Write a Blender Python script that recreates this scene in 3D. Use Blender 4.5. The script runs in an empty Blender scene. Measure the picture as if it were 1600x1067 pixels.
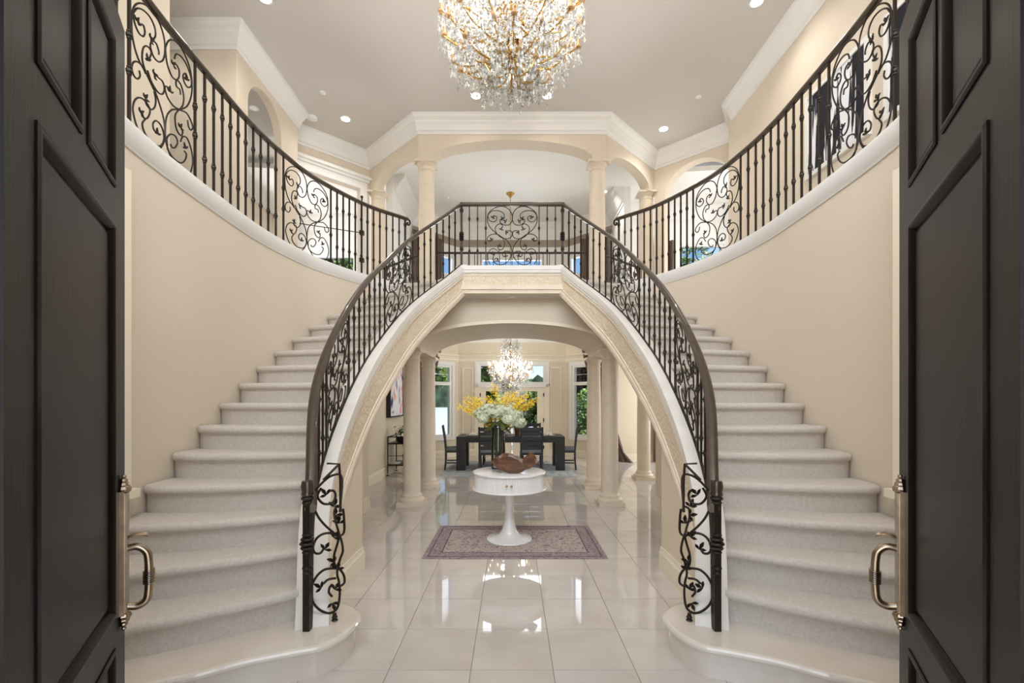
import bpy, math, random
from mathutils import Vector, noise
R = random.Random(7)
PI = math.pi
SC = bpy.context.scene
COL = SC.collection

# ---------------------------------------------------------------- camera, world, light
H = 1.5
cam_d = bpy.data.cameras.new('camera'); cam = bpy.data.objects.new('camera', cam_d); COL.objects.link(cam)
cam.location = (0, 0, H); cam.rotation_euler = (PI/2, 0, 0)
cam_d.sensor_width = 36; cam_d.lens = 16.0; cam_d.shift_y = 94.5/1600; cam_d.clip_start = .05; cam_d.clip_end = 400
SC.camera = cam
SC.view_settings.view_transform = 'Standard'; SC.view_settings.look = 'None'
SC.view_settings.gamma = 1; SC.view_settings.exposure = 0.08; SC.view_settings.use_curve_mapping = False
SC.cycles.max_bounces = 8; SC.cycles.diffuse_bounces = 5; SC.cycles.glossy_bounces = 4
SC.cycles.transmission_bounces = 6; SC.cycles.transparent_max_bounces = 24
SC.cycles.sample_clamp_indirect = 4; SC.cycles.caustics_reflective = False; SC.cycles.caustics_refractive = False

w = bpy.data.worlds.new('world'); SC.world = w; w.use_nodes = True
nt = w.node_tree; bg = nt.nodes['Background']; sky = nt.nodes.new('ShaderNodeTexSky')
sky.sky_type = 'NISHITA'; sky.sun_disc = False; sky.sun_elevation = math.radians(48); sky.sun_rotation = math.radians(250)
sky.air_density = 1.0; sky.dust_density = .6
hs = nt.nodes.new('ShaderNodeHueSaturation'); hs.inputs['Saturation'].default_value = 1.2; nt.links.new(sky.outputs[0], hs.inputs['Color']); nt.links.new(hs.outputs[0], bg.inputs[0]); bg.inputs[1].default_value = .2

def light(kind, name, loc, energy, color=(1, 1, 1), rot=(0, 0, 0), size=None, sy=None, blend=.6, spot=2.2):
    d = bpy.data.lights.new(name, kind); d.energy = energy; d.color = color
    if kind == 'AREA':
        d.shape = 'RECTANGLE'; d.size = size; d.size_y = sy or size
    elif kind == 'SUN': d.angle = .01
    else: d.shadow_soft_size = size or .04
    if kind == 'SPOT': d.spot_size = spot; d.spot_blend = blend
    o = bpy.data.objects.new(name, d); COL.objects.link(o); o.location = loc; o.rotation_euler = rot
    return o
DAY = (.97, .985, 1.0); WARM = (1, .95, .88)
light('SUN', 'sun', (0, 0, 20), 11, (1, .96, .9), (math.radians(50), 0, math.radians(87)))
# daylight of the doorway and bay windows, plus added fill lights from unseen spots
light('AREA', 'entry_fill', (0, .45, 4.95), 210, DAY, (PI/2, 0, 0), 4.4, 2.4)  # added fill behind the camera; the opening over the doors is unseen
light('AREA', 'doorway_daylight', (0, -.9, 1.7), 60, DAY, (PI/2, 0, 0), 2.0, 2.6)
light('AREA', 'right_room_fill', (5.7, 9.4, 4.4), 90, DAY, (0, PI/2, 0), 3, 2.4)  # this and the next three are added room fill, no windows on those sides
light('AREA', 'left_room_fill', (-5.7, 10.6, 4.7), 60, DAY, (0, -PI/2, 0), 2, 2)
light('AREA', 'right_lower_room_fill', (5.9, 8.3, 1.6), 45, DAY, (0, PI/2, 0), 2, 2.4)  # added to light the lower side rooms, as is the next one
light('AREA', 'left_lower_room_fill', (-5.9, 5.2, 1.5), 40, DAY, (0, -PI/2, 0), 2, 2.4)
light('AREA', 'bay_window_daylight', (0, 13.0, 4.35), 75, DAY, (-PI/2, 0, 0), 1.9, 2.3)
light('AREA', 'bay_left_daylight', (-2.25, 12.35, 4.45), 26, DAY, (-PI/2, 0, PI/4), 1.3, 2.1)
light('AREA', 'bay_right_daylight', (2.25, 12.35, 4.45), 36, DAY, (-PI/2, 0, -PI/4), 1.3, 2.1)
light('AREA', 'dining_side_fill', (4.6, 10.2, 1.5), 55, DAY, (0, PI/2, 0), 1.6, 1.6)  # added fill brightening the dining room from the side

# ---------------------------------------------------------------- materials
def lin(c):
    return tuple((x/255/12.92 if x/255 <= .04045 else ((x/255+.055)/1.055)**2.4) for x in c)
def mat(name, rgb, rough=.5, metal=0, spec=.5, noise_s=0, noise_a=0, bump=0, bump_s=60, coat=0, stretch=None, rgb2=None, detail=6, obj_var=0, emis=None, es=0):
    m = bpy.data.materials.new(name); m.use_nodes = True; t = m.node_tree; n = t.nodes; p = n['Principled BSDF']
    c = lin(rgb); p.inputs['Base Color'].default_value = (*c, 1)
    p.inputs['Roughness'].default_value = rough; p.inputs['Metallic'].default_value = metal
    p.inputs['Specular IOR Level'].default_value = spec; p.inputs['Coat Weight'].default_value = coat
    p.inputs['Coat Roughness'].default_value = .03
    if emis: p.inputs['Emission Color'].default_value = (*lin(emis), 1); p.inputs['Emission Strength'].default_value = es
    if noise_s or bump:
        tc = n.new('ShaderNodeTexCoord'); mp = n.new('ShaderNodeMapping')
        t.links.new(tc.outputs['Object'], mp.inputs[0])
        if stretch: mp.inputs['Scale'].default_value = stretch
    if obj_var:
        oi = n.new('ShaderNodeObjectInfo'); ad = n.new('ShaderNodeVectorMath'); ad.operation = 'SCALE'
        cb = n.new('ShaderNodeCombineXYZ'); t.links.new(oi.outputs['Random'], cb.inputs[0]); t.links.new(oi.outputs['Random'], cb.inputs[2])
        t.links.new(cb.outputs[0], ad.inputs[0]); ad.inputs['Scale'].default_value = 37
        t.links.new(ad.outputs[0], mp.inputs['Location'])
    if noise_s:
        nz = n.new('ShaderNodeTexNoise'); nz.inputs['Scale'].default_value = noise_s; nz.inputs['Detail'].default_value = detail
        t.links.new(mp.outputs[0], nz.inputs['Vector'])
        r = n.new('ShaderNodeValToRGB'); r.color_ramp.elements[0].position = .3; r.color_ramp.elements[1].position = .7
        c2 = lin(rgb2) if rgb2 else tuple(x*(1-noise_a) for x in c)
        r.color_ramp.elements[0].color = (*c2, 1); r.color_ramp.elements[1].color = (*c, 1)
        t.links.new(nz.outputs['Fac'], r.inputs[0]); out = r.outputs[0]
        if obj_var:
            hs = n.new('ShaderNodeHueSaturation'); mr = n.new('ShaderNodeMapRange')
            mr.inputs['To Min'].default_value = 1-obj_var; mr.inputs['To Max'].default_value = 1+obj_var
            t.links.new(oi.outputs['Random'], mr.inputs[0]); t.links.new(mr.outputs[0], hs.inputs['Value']); t.links.new(out, hs.inputs['Color']); out = hs.outputs[0]
        t.links.new(out, p.inputs['Base Color'])
    if bump:
        b = n.new('ShaderNodeBump'); b.inputs['Strength'].default_value = bump; b.inputs['Distance'].default_value = .004
        nb = n.new('ShaderNodeTexNoise'); nb.inputs['Scale'].default_value = bump_s; nb.inputs['Detail'].default_value = 3
        t.links.new(mp.outputs[0], nb.inputs['Vector']); t.links.new(nb.outputs['Fac'], b.inputs['Height']); t.links.new(b.outputs[0], p.inputs['Normal'])
    return m
M = {}
M['wall'] = mat('cream_wall_paint', (222, 209, 190), .75, noise_s=.9, noise_a=.04, bump=.1, bump_s=90)
M['wall_low'] = mat('warm_beige_wall_paint', (224, 211, 188), .75, noise_s=.9, noise_a=.04)
M['ceiling'] = mat('ceiling_paint', (216, 212, 207), .85, noise_s=.5, noise_a=.03)
M['white_room'] = mat('ivory_room_paint', (242, 240, 236), .8, noise_s=.6, noise_a=.02)
M['taupe'] = mat('taupe_band_shade', (160, 146, 130), .8, noise_s=2, noise_a=.04)  # shading of the wall under the crown, put into the colour
M['trim'] = mat('white_trim_paint', (236, 234, 230), .45, noise_s=3, noise_a=.02)
M['cream_trim'] = mat('cream_trim_paint', (238, 228, 206), .5, noise_s=3, noise_a=.02)
M['stone'] = mat('cream_limestone', (230, 216, 196), .5, noise_s=5, noise_a=.1, bump=.15, bump_s=30)
M['stone_white'] = mat('pale_limestone', (228, 223, 216), .42, noise_s=6, noise_a=.08, bump=.1, bump_s=40)
M['marble'] = mat('polished_cream_marble', (212, 206, 200), .03, spec=.9, noise_s=2.6, rgb2=(200, 192, 184), detail=9, obj_var=.035, stretch=(1, 1.5, 1))
M['marble_step'] = mat('polished_marble_step', (222, 215, 206), .08, spec=.6, noise_s=3, rgb2=(208, 198, 184), detail=9)
M['grout'] = mat('beige_grout', (168, 150, 128), .8, noise_s=20, noise_a=.1)
M['carpet'] = mat('oatmeal_carpet', (214, 208, 200), 1, spec=.1, noise_s=60, rgb2=(200, 193, 184), bump=.9, bump_s=260, detail=12)
M['iron'] = mat('dark_bronze_iron', (52, 43, 35), .42, .55, noise_s=30, noise_a=.35, bump=.3, bump_s=80)
M['rail'] = mat('bronze_handrail', (74, 61, 49), .3, .35, noise_s=14, noise_a=.3, coat=.3)
M['doorwood'] = mat('dark_mahogany', (24, 17, 16), 0.34, 0, spec=.12, noise_s=7, rgb2=(14, 10, 10), stretch=(6, 6, .5), coat=0, bump=.1, bump_s=20)
M['nickel'] = mat('antique_nickel', (176, 158, 136), .28, 1, noise_s=30, noise_a=.3)
M['white_lacquer'] = mat('white_lacquer', (236, 234, 232), .25, coat=.4, noise_s=3, noise_a=.02)
M['walnut'] = mat('walnut_wood', (126, 84, 56), .35, noise_s=8, rgb2=(70, 42, 28), stretch=(1, 5, 5), coat=.2)
M['blackwood'] = mat('black_stained_wood', (34, 31, 31), .4, noise_s=10, noise_a=.4, stretch=(1, 6, 6))
M['greyseat'] = mat('grey_upholstery', (132, 138, 140), .9, noise_s=40, noise_a=.2)
M['blackmetal'] = mat('black_metal', (24, 23, 23), .35, .6, noise_s=20, noise_a=.3)
M['curtain'] = mat('brown_striped_silk', (112, 92, 76), .45, noise_s=6, rgb2=(58, 44, 34), stretch=(8, 8, .15))
M['gold'] = mat('gilded_brass', (206, 170, 98), .25, 1, noise_s=12, noise_a=.2)
M['amber'] = mat('amber_candle_sleeve', (222, 178, 128), .4, noise_s=12, noise_a=.2)
M['bulb'] = mat('lit_bulb', (255, 240, 210), .3, emis=(255, 226, 178), es=14)
M['lamp'] = mat('lit_downlight', (255, 250, 240), .3, emis=(255, 246, 232), es=16)
M['black'] = mat('black_frame', (14, 13, 13), .4, noise_s=10, noise_a=.2)
M['ceramic'] = mat('white_ceramic', (230, 226, 218), .35, noise_s=10, noise_a=.05)
M['brownglass'] = mat('brown_glazed_vase', (92, 62, 44), .3, noise_s=8, noise_a=.4)
M['leaf'] = mat('green_leaves', (84, 92, 40), .6, noise_s=12, rgb2=(48, 62, 26))
M['stem'] = mat('green_stems', (84, 92, 62), .6, noise_s=12, noise_a=.4)
M['hydrangea'] = mat('pale_green_petals', (236, 240, 222), .8, noise_s=40, rgb2=(206, 218, 180))
M['yellow'] = mat('yellow_petals', (255, 234, 84), .7, noise_s=30, rgb2=(248, 204, 44))
M['treeleaf'] = mat('tree_leaves', (120, 158, 66), .6, noise_s=1.4, rgb2=(30, 56, 22), detail=8)
M['darktree'] = mat('dark_copper_leaves', (84, 46, 34), .6, noise_s=3, rgb2=(30, 18, 16), detail=8)
M['bark'] = mat('bark', (82, 66, 52), .9, noise_s=8, noise_a=.4)
M['water'] = mat('pale_lake_water', (206, 218, 236), .3, noise_s=.4, noise_a=.1, bump=.2, bump_s=2)
M['patio'] = mat('pale_patio', (196, 190, 180), .8, noise_s=2, noise_a=.1)
M['white_plastic'] = mat('white_plastic', (240, 240, 240), .5, noise_s=5, noise_a=.02)
M['navy'] = mat('navy_paint', (14, 18, 34), .4, noise_s=5, noise_a=.3)

def glassy(name, rgb, tr, gl_rough=.02, diff=0, ior=1.45):
    m = bpy.data.materials.new(name); m.use_nodes = True; t = m.node_tree; n = t.nodes
    for x in list(n): n.remove(x)
    o = n.new('ShaderNodeOutputMaterial'); a = n.new('ShaderNodeBsdfTransparent'); g = n.new('ShaderNodeBsdfGlossy'); f = n.new('ShaderNodeFresnel')
    a.inputs[0].default_value = (*[1-(1-x)*tr for x in lin(rgb)], 1); g.inputs['Roughness'].default_value = gl_rough; f.inputs[0].default_value = ior
    mx = n.new('ShaderNodeMixShader'); t.links.new(f.outputs[0], mx.inputs[0]); t.links.new(a.outputs[0], mx.inputs[1]); t.links.new(g.outputs[0], mx.inputs[2]); last = mx
    if diff:
        d = n.new('ShaderNodeBsdfDiffuse'); d.inputs[0].default_value = (*lin(rgb), 1)
        nz = n.new('ShaderNodeTexNoise'); nz.inputs['Scale'].default_value = 35; mr = n.new('ShaderNodeMapRange')
        mr.inputs['From Min'].default_value = .4; mr.inputs['From Max'].default_value = .62; mr.inputs['To Min'].default_value = diff*.3; mr.inputs['To Max'].default_value = diff
        t.links.new(nz.outputs['Fac'], mr.inputs[0])
        m2 = n.new('ShaderNodeMixShader'); t.links.new(mr.outputs[0], m2.inputs[0]); t.links.new(mx.outputs[0], m2.inputs[1]); t.links.new(d.outputs[0], m2.inputs[2]); last = m2
    t.links.new(last.outputs[0], o.inputs[0]); return m
M['glass'] = glassy('window_glass', (245, 250, 248), .3)
M['vaseglass'] = glassy('clear_vase_glass', (225, 232, 232), .35, .02, 0, 1.4)
M['crystal'] = glassy('cut_crystal', (255, 255, 252), .05, .04, .78, 1.8)

def damask():      # carved low relief on the stringer face
    m = mat('carved_limestone_relief', (230, 214, 188), .55, noise_s=9, noise_a=.1); t = m.node_tree; n = t.nodes; p = n['Principled BSDF']
    tc = n.new('ShaderNodeTexCoord'); v = n.new('ShaderNodeTexVoronoi'); v.feature = 'SMOOTH_F1'; v.inputs['Scale'].default_value = 38
    w2 = n.new('ShaderNodeTexNoise'); w2.inputs['Scale'].default_value = 26; ma = n.new('ShaderNodeMath'); ma.operation = 'ADD'
    b = n.new('ShaderNodeBump'); b.inputs['Strength'].default_value = .8; b.inputs['Distance'].default_value = .012
    t.links.new(tc.outputs['Object'], v.inputs['Vector']); t.links.new(tc.outputs['Object'], w2.inputs['Vector'])
    r_ = n.new('ShaderNodeValToRGB'); r_.color_ramp.elements[0].position = .12; r_.color_ramp.elements[1].position = .42
    r_.color_ramp.elements[0].color = (*lin((234, 222, 202)), 1); r_.color_ramp.elements[1].color = (*lin((220, 204, 178)), 1)
    t.links.new(v.outputs['Distance'], r_.inputs[0]); t.links.new(r_.outputs[0], p.inputs['Base Color']); t.links.new(v.outputs['Distance'], ma.inputs[0]); t.links.new(w2.outputs['Fac'], ma.inputs[1]); t.links.new(ma.outputs[0], b.inputs['Height']); t.links.new(b.outputs[0], p.inputs['Normal'])
    return m
M['relief'] = damask()

def ramp_mat(name, stops, scale, vec='Object', detail=5, dist=0, rough=.9, tex='noise', mapscale=(1, 1, 1)):
    m = bpy.data.materials.new(name); m.use_nodes = True; t = m.node_tree; n = t.nodes; p = n['Principled BSDF']
    tc = n.new('ShaderNodeTexCoord'); mp = n.new('ShaderNodeMapping'); mp.inputs['Scale'].default_value = mapscale
    t.links.new(tc.outputs[vec], mp.inputs[0])
    nz = n.new('ShaderNodeTexNoise'); nz.inputs['Scale'].default_value = scale; nz.inputs['Detail'].default_value = detail; nz.inputs['Distortion'].default_value = dist
    t.links.new(mp.outputs[0], nz.inputs['Vector']); r = n.new('ShaderNodeValToRGB'); e = r.color_ramp.elements
    while len(e) < len(stops): e.new(.5)
    for i, (q, c) in enumerate(stops): e[i].position = q; e[i].color = (*lin(c), 1)
    t.links.new(nz.outputs['Fac'], r.inputs[0]); t.links.new(r.outputs[0], p.inputs['Base Color']); p.inputs['Roughness'].default_value = rough
    return m
M['rug_field'] = ramp_mat('faded_rug_field', [(.3, (92, 84, 100)), (.42, (150, 138, 140)), (.55, (196, 182, 170)), (.66, (170, 140, 138)), (.75, (110, 100, 116))], 22, detail=8, dist=1.5)
M['rug_border'] = ramp_mat('faded_rug_border', [(.3, (70, 66, 86)), (.45, (140, 124, 130)), (.6, (178, 160, 152)), (.72, (96, 88, 106))], 30, detail=8, dist=2)
M['rug_line'] = ramp_mat('rug_guard_stripe', [(.35, (66, 62, 80)), (.6, (120, 108, 118))], 40)
M['rug_blue'] = ramp_mat('blue_grey_rug', [(.35, (150, 158, 166)), (.5, (188, 192, 192)), (.65, (140, 150, 164))], 6, detail=8)
M['art'] = ramp_mat('abstract_art_red_blue', [(.36, (36, 54, 120)), (.43, (226, 226, 232)), (.52, (240, 238, 236)), (.58, (232, 120, 110)), (.66, (240, 236, 232)), (.72, (60, 90, 160))], 1.9, detail=2, dist=1.4, mapscale=(1, 1, .7))
M['art_navy'] = ramp_mat('abstract_art_navy', [(.35, (236, 238, 244)), (.46, (236, 238, 244)), (.48, (14, 18, 34)), (.8, (12, 16, 30))], 2.6, detail=6, dist=.6, mapscale=(3, 3, .35))
M['far_trees'] = ramp_mat('far_shore_trees', [(.38, (30, 48, 28)), (.6, (84, 104, 72))], .3, detail=8)

# ---------------------------------------------------------------- mesh builder
def V3(*a): return Vector(a)
def catmull(P, n=4, closed=False):
    P = [Vector(p) for p in P]; out = []
    Q = ([P[-1]]+P+[P[0], P[1]]) if closed else ([P[0]*2-P[1]]+P+[P[-1]*2-P[-2]])
    for i in range(1, len(Q)-2):
        a, b, c, d = Q[i-1:i+3]
        for k in range(n):
            s = k/n; out.append(.5*((2*b)+(c-a)*s+(2*a-5*b+4*c-d)*s*s+(3*b-a-3*c+d)*s**3))
    if not closed: out.append(P[-1])
    return out
class MB:
    def __init__(s): s.v = []; s.f = []
    def add(s, vs, fs):
        k = len(s.v); s.v += [tuple(x) for x in vs]; s.f += [tuple(i+k for i in f) for f in fs]; return s
    def box(s, x0, x1, y0, y1, z0, z1):
        return s.add([(x, y, z) for x in (x0, x1) for y in (y0, y1) for z in (z0, z1)], [(0, 1, 3, 2), (4, 6, 7, 5), (0, 4, 5, 1), (2, 3, 7, 6), (0, 2, 6, 4), (1, 5, 7, 3)])
    def obox(s, c, ux, hx, uy, hy, z0, z1):        # box with oriented plan axes
        c = Vector(c[:2]).to_3d(); ux = Vector(ux).to_3d().normalized(); uy = Vector(uy).to_3d().normalized(); vs = []
        for a in (-hx, hx):
            for b in (-hy, hy):
                for z in (z0, z1): vs.append(c+ux*a+uy*b+V3(0, 0, z))
        return s.add(vs, [(0, 1, 3, 2), (4, 6, 7, 5), (0, 4, 5, 1), (2, 3, 7, 6), (0, 2, 6, 4), (1, 5, 7, 3)])
    def prism(s, poly, z0, z1):
        n = len(poly); vs = [(p[0], p[1], z0) for p in poly]+[(p[0], p[1], z1) for p in poly]
        return s.add(vs, [tuple(range(n))[::-1], tuple(range(n, 2*n))]+[(i, (i+1) % n, n+(i+1) % n, n+i) for i in range(n)])
    def lathe(s, prof, c=(0, 0, 0), n=24, sq=None):
        vs = []; m = len(prof)
        for i in range(n):
            a = 2*PI*i/n
            for r, z in prof: vs.append((c[0]+r*math.cos(a), c[1]+r*math.sin(a), c[2]+z))
        fs = [(i*m+j, ((i+1) % n)*m+j, ((i+1) % n)*m+j+1, i*m+j+1) for i in range(n) for j in range(m-1)]
        fs += [tuple(i*m for i in range(n))[::-1], tuple(i*m+m-1 for i in range(n))]
        return s.add(vs, fs)
    def tube(s, pts, r, n=6, closed=False, up=V3(0, 0, 1)):
        pts = [Vector(p) for p in pts]; L = len(pts)
        if L < 2: return s
        rr = r if isinstance(r, (list, tuple)) else [r]*L; vs = []; N = None
        for i in range(L):
            t = (pts[(i+1) % L]-pts[i-1]) if closed else (pts[min(i+1, L-1)]-pts[max(i-1, 0)])
            if t.length < 1e-9: t = V3(0, 0, 1)
            t.normalize()
            if N is None: N = t.orthogonal().normalized()
            else:
                N = N-t*N.dot(t)
                N = N.normalized() if N.length > 1e-6 else t.orthogonal().normalized()
            B = t.cross(N)
            for k in range(n):
                a = 2*PI*k/n; vs.append(pts[i]+(N*math.cos(a)+B*math.sin(a))*rr[i])
        fs = [(i*n+k, i*n+(k+1) % n, ((i+1) % L)*n+(k+1) % n, ((i+1) % L)*n+k) for i in range(L if closed else L-1) for k in range(n)]
        if not closed: fs += [tuple(range(n))[::-1], tuple(range((L-1)*n, L*n))]
        return s.add(vs, fs)
    def strip(s, rows, close_u=True, caps=True):   # rows: list of rings (lists of points)
        n = len(rows[0]); vs = [p for r in rows for p in r]; m = n if close_u else n-1
        fs = [(i*n+k, i*n+(k+1) % n, (i+1)*n+(k+1) % n, (i+1)*n+k) for i in range(len(rows)-1) for k in range(m)]
        if caps and close_u: fs += [tuple(range(n))[::-1], tuple(range((len(rows)-1)*n, len(rows)*n))]
        return s.add(vs, fs)
    def sphere(s, c, r, n=8, m=6, sz=1):
        return s.lathe([(max(r*math.sin(PI*j/m), 1e-4), -r*sz*math.cos(PI*j/m)) for j in range(m+1)], c, n)
BASE = {}
def obj(name, mb, m, parent=None, smooth=False, kind=None, label=None, mirror=1):
    me = bpy.data.meshes.new(name); b = BASE.get(parent.name, Vector()) if parent else Vector()
    vs = [(x*mirror-b[0], y-b[1], z-b[2]) for x, y, z in mb.v]
    me.from_pydata(vs, [], mb.f if mirror == 1 else [f[::-1] for f in mb.f]); me.update()
    if smooth:
        me.shade_smooth()
        try: me.set_sharp_from_angle(angle=math.radians(40))
        except Exception: pass
    me.materials.append(M[m] if isinstance(m, str) else m)
    o = bpy.data.objects.new(name, me); COL.objects.link(o)
    if parent: o.parent = parent; BASE[o.name] = b
    if kind: o['kind'] = kind
    if label: o['label'] = label
    return o
def thing(name, label, cat, loc=(0, 0, 0), group=None):
    o = bpy.data.objects.new(name, None); COL.objects.link(o); o.location = loc; o.empty_display_size = .1
    o['label'] = label; o['category'] = cat; BASE[o.name] = Vector(loc)
    if group: o['group'] = group
    return o
def tag(o, label, cat, group=None):
    o['label'] = label; o['category'] = cat
    if group: o['group'] = group
    return o
def inst(name, me, parent, loc, rz=0, scale=(1, 1, 1), rot=None):
    o = bpy.data.objects.new(name, me); COL.objects.link(o); b = BASE.get(parent.name, Vector()) if parent else Vector()
    o.location = Vector(loc)-b; o.rotation_euler = rot or (0, 0, rz); o.scale = scale
    if parent: o.parent = parent; BASE[o.name] = b
    return o
def struct(name, mb, m, parent=None, smooth=False, mirror=1):
    return obj(name, mb, m, parent, smooth, 'structure' if not parent else None, mirror=mirror)
def mesh_of(mb, m, smooth=False, name='part'):
    me = bpy.data.meshes.new(name); me.from_pydata(mb.v, [], mb.f); me.update()
    if smooth: me.shade_smooth()
    me.materials.append(M[m]); return me

def wall_seg(mb, p0, p1, z0, z1, th, ops=()):
    # p0->p1 is the room face line; thickness goes to the right-hand side of the direction when th>0
    p0 = Vector(p0); p1 = Vector(p1); L = (p1-p0).length; d = (p1-p0)/L; nrm = Vector((d.y, -d.x))*th
    def piece(t0, t1, a, b, bt=None):
        if bt is None: bt = (a, a)
        q = []
        for t, zl in ((t0, bt[0]), (t1, bt[1])):
            for off in (Vector((0, 0)), nrm):
                P = p0+d*t+off; q.append((P.x, P.y, zl)); q.append((P.x, P.y, b))
        mb.add(q, [(0, 4, 5, 1), (2, 3, 7, 6), (0, 2, 6, 4), (1, 5, 7, 3), (0, 1, 3, 2), (4, 6, 7, 5)])
    t = 0
    for (a, b, zb, zt, rise) in sorted(ops):
        if a > t: piece(t, a, z0, z1)
        if zb > z0: piece(a, b, z0, zb)
        if rise:
            n = 20; c = (a+b)/2; hw = (b-a)/2; f = lambda x: zt-rise+rise*math.sqrt(max(0, 1-((x-c)/hw)**2))
            for i in range(n):
                x0 = c-hw*math.cos(PI*i/n); x1 = c-hw*math.cos(PI*(i+1)/n); piece(x0, x1, 0, z1, (f(x0), f(x1)))
        elif zt < z1: piece(a, b, zt, z1)
        t = b
    if t < L: piece(t, L, z0, z1)
    return mb
def molding(mb, path, prof, closed=False):
    # prof (d,z) d = offset to the LEFT of the path direction; mitred
    P = [Vector(p) for p in path]; n = len(P); rows = []
    for i in range(n):
        if closed: a, b = P[i]-P[i-1], P[(i+1) % n]-P[i]
        else: a = P[i]-P[i-1] if i else P[1]-P[0]; b = P[i+1]-P[i] if i < n-1 else P[-1]-P[-2]
        a = a.normalized(); b = b.normalized(); na = Vector((-a.y, a.x)); nb = Vector((-b.y, b.x)); mm = (na+nb).normalized(); k = 1/max(.3, mm.dot(na))
        rows.append([(P[i].x+mm.x*k*d, P[i].y+mm.y*k*d, z) for d, z in prof])
    if closed: rows.append(rows[0])
    mb.strip(rows, True, not closed); return mb
def crown(zt, h, pr):
    return [(0, zt-h), (.02, zt-h), (.025, zt-h*.86), (.045, zt-h*.82), (pr*.45, zt-h*.55), (pr*.6, zt-h*.42), (pr*.62, zt-h*.36), (pr*.9, zt-h*.2), (pr*.95, zt-h*.12), (pr, zt-h*.1), (pr, zt), (0, zt)]

# ---------------------------------------------------------------- plan curves (left side, mirrored for the right)
IN = catmull([(-1.167, 2.64), (-1.366, 3.178), (-1.414, 3.787), (-1.377, 4.593), (-1.196, 5.534), (-.713, 6.309)], 24)
OUT = catmull([(-2.05, 1.2), (-2.2, 1.9), (-2.38, 2.45), (-2.48, 2.86), (-2.54, 3.24), (-2.57, 3.6), (-2.6, 4.05), (-2.62, 4.6), (-2.58, 5.1), (-2.44, 5.74), (-2.05, 6.5), (-1.62, 6.95)], 12)
def arclen(C):
    s = [0]
    for a, b in zip(C, C[1:]): s.append(s[-1]+(b-a).length)
    return s
class Path:
    def __init__(s, C): s.C = C; s.S = arclen(C); s.L = s.S[-1]
    def at(s, d):
        d = max(0, min(s.L, d)); lo = 0
        for i in range(len(s.S)-1):
            if s.S[i+1] >= d: lo = i; break
        f = (d-s.S[lo])/max(1e-9, s.S[lo+1]-s.S[lo]); p = s.C[lo].lerp(s.C[lo+1], f); t = (s.C[lo+1]-s.C[lo]).normalized()
        return p, t
    def px(s, px, f=711., lo=0, hi=None):      # arc length at which the path has direction px/f from the eye (measured once on the photograph)
        best = (1e9, 0); n = 800; hi = s.L if hi is None else hi
        for i in range(n+1):
            d = lo+(hi-lo)*i/n; p = s.at(d)[0]; e = abs(800+f*p.x/p.y-px)
            if e < best[0]: best = (e, d)
        return best[1]
PI_ = Path(IN); PO = Path(OUT)
Z0, Z1 = .19, 3.39
def zbar(d):
    L = d/PI_.L; return Z0+(Z1-Z0)*(L+.285*L*(1-L)+.275*L*(1-L)*(1-2*L))
def hbar(d):
    L = d/PI_.L; return .752+(.85-.752)*max(0, min(1, (L-.6)/.4))
RISE = .1865; Z2 = 17*RISE; NK = 17
def inner_of(k):      # arc length on the inner curve of nosing k
    zt = RISE*k+.03
    if k <= 2: return .12
    lo, hi = 0, PI_.L
    for _ in range(40):
        m = (lo+hi)/2
        if zbar(m) < zt: lo = m
        else: hi = m
    return lo
d5 = [i for i in range(len(PO.C)) if PO.C[i].y >= 3.03][0]; S5 = PO.S[d5]
def outer_of(k): return S5+(k-5)*.31
CURB = 3.30

# ================================================================ SETTING
# ---- floor tiles
G = .46; X0 = -.23; Y0 = 2.546-2*G
floor = struct('floor', MB().box(-6.4, 6.4, -3, 12.75, -.2, -.006), 'grout')
tile = MB(); h_ = G/2-.0015
tile.add([(-h_, -h_, -.006), (h_, -h_, -.006), (h_, h_, -.006), (-h_, h_, -.006), (-h_+.001, -h_+.001, 0), (h_-.001, -h_+.001, 0), (h_-.001, h_-.001, 0), (-h_+.001, h_-.001, 0)],
         [(0, 1, 5, 4), (1, 2, 6, 5), (2, 3, 7, 6), (3, 0, 4, 7), (4, 5, 6, 7)])
tile_me = mesh_of(tile, 'marble', name='tile'); far = MB(); cnt = 0
for j in range(0, 24):
    y = Y0+(j+.5)*G
    for i in range(-13, 14):
        x = X0+(i+.5)*G
        if abs(x) < 3.0 and y < 8.6 and cnt < 300 and (abs(x) < 1.3 or y > 3.2):
            inst('tile', tile_me, floor, (x, y, 0)); cnt += 1
        else: far.add([(a+x, b+y, c) for a, b, c in tile.v], tile.f)
o = obj('distant_tiles', far, 'marble', floor); o['kind'] = 'stuff'

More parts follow.
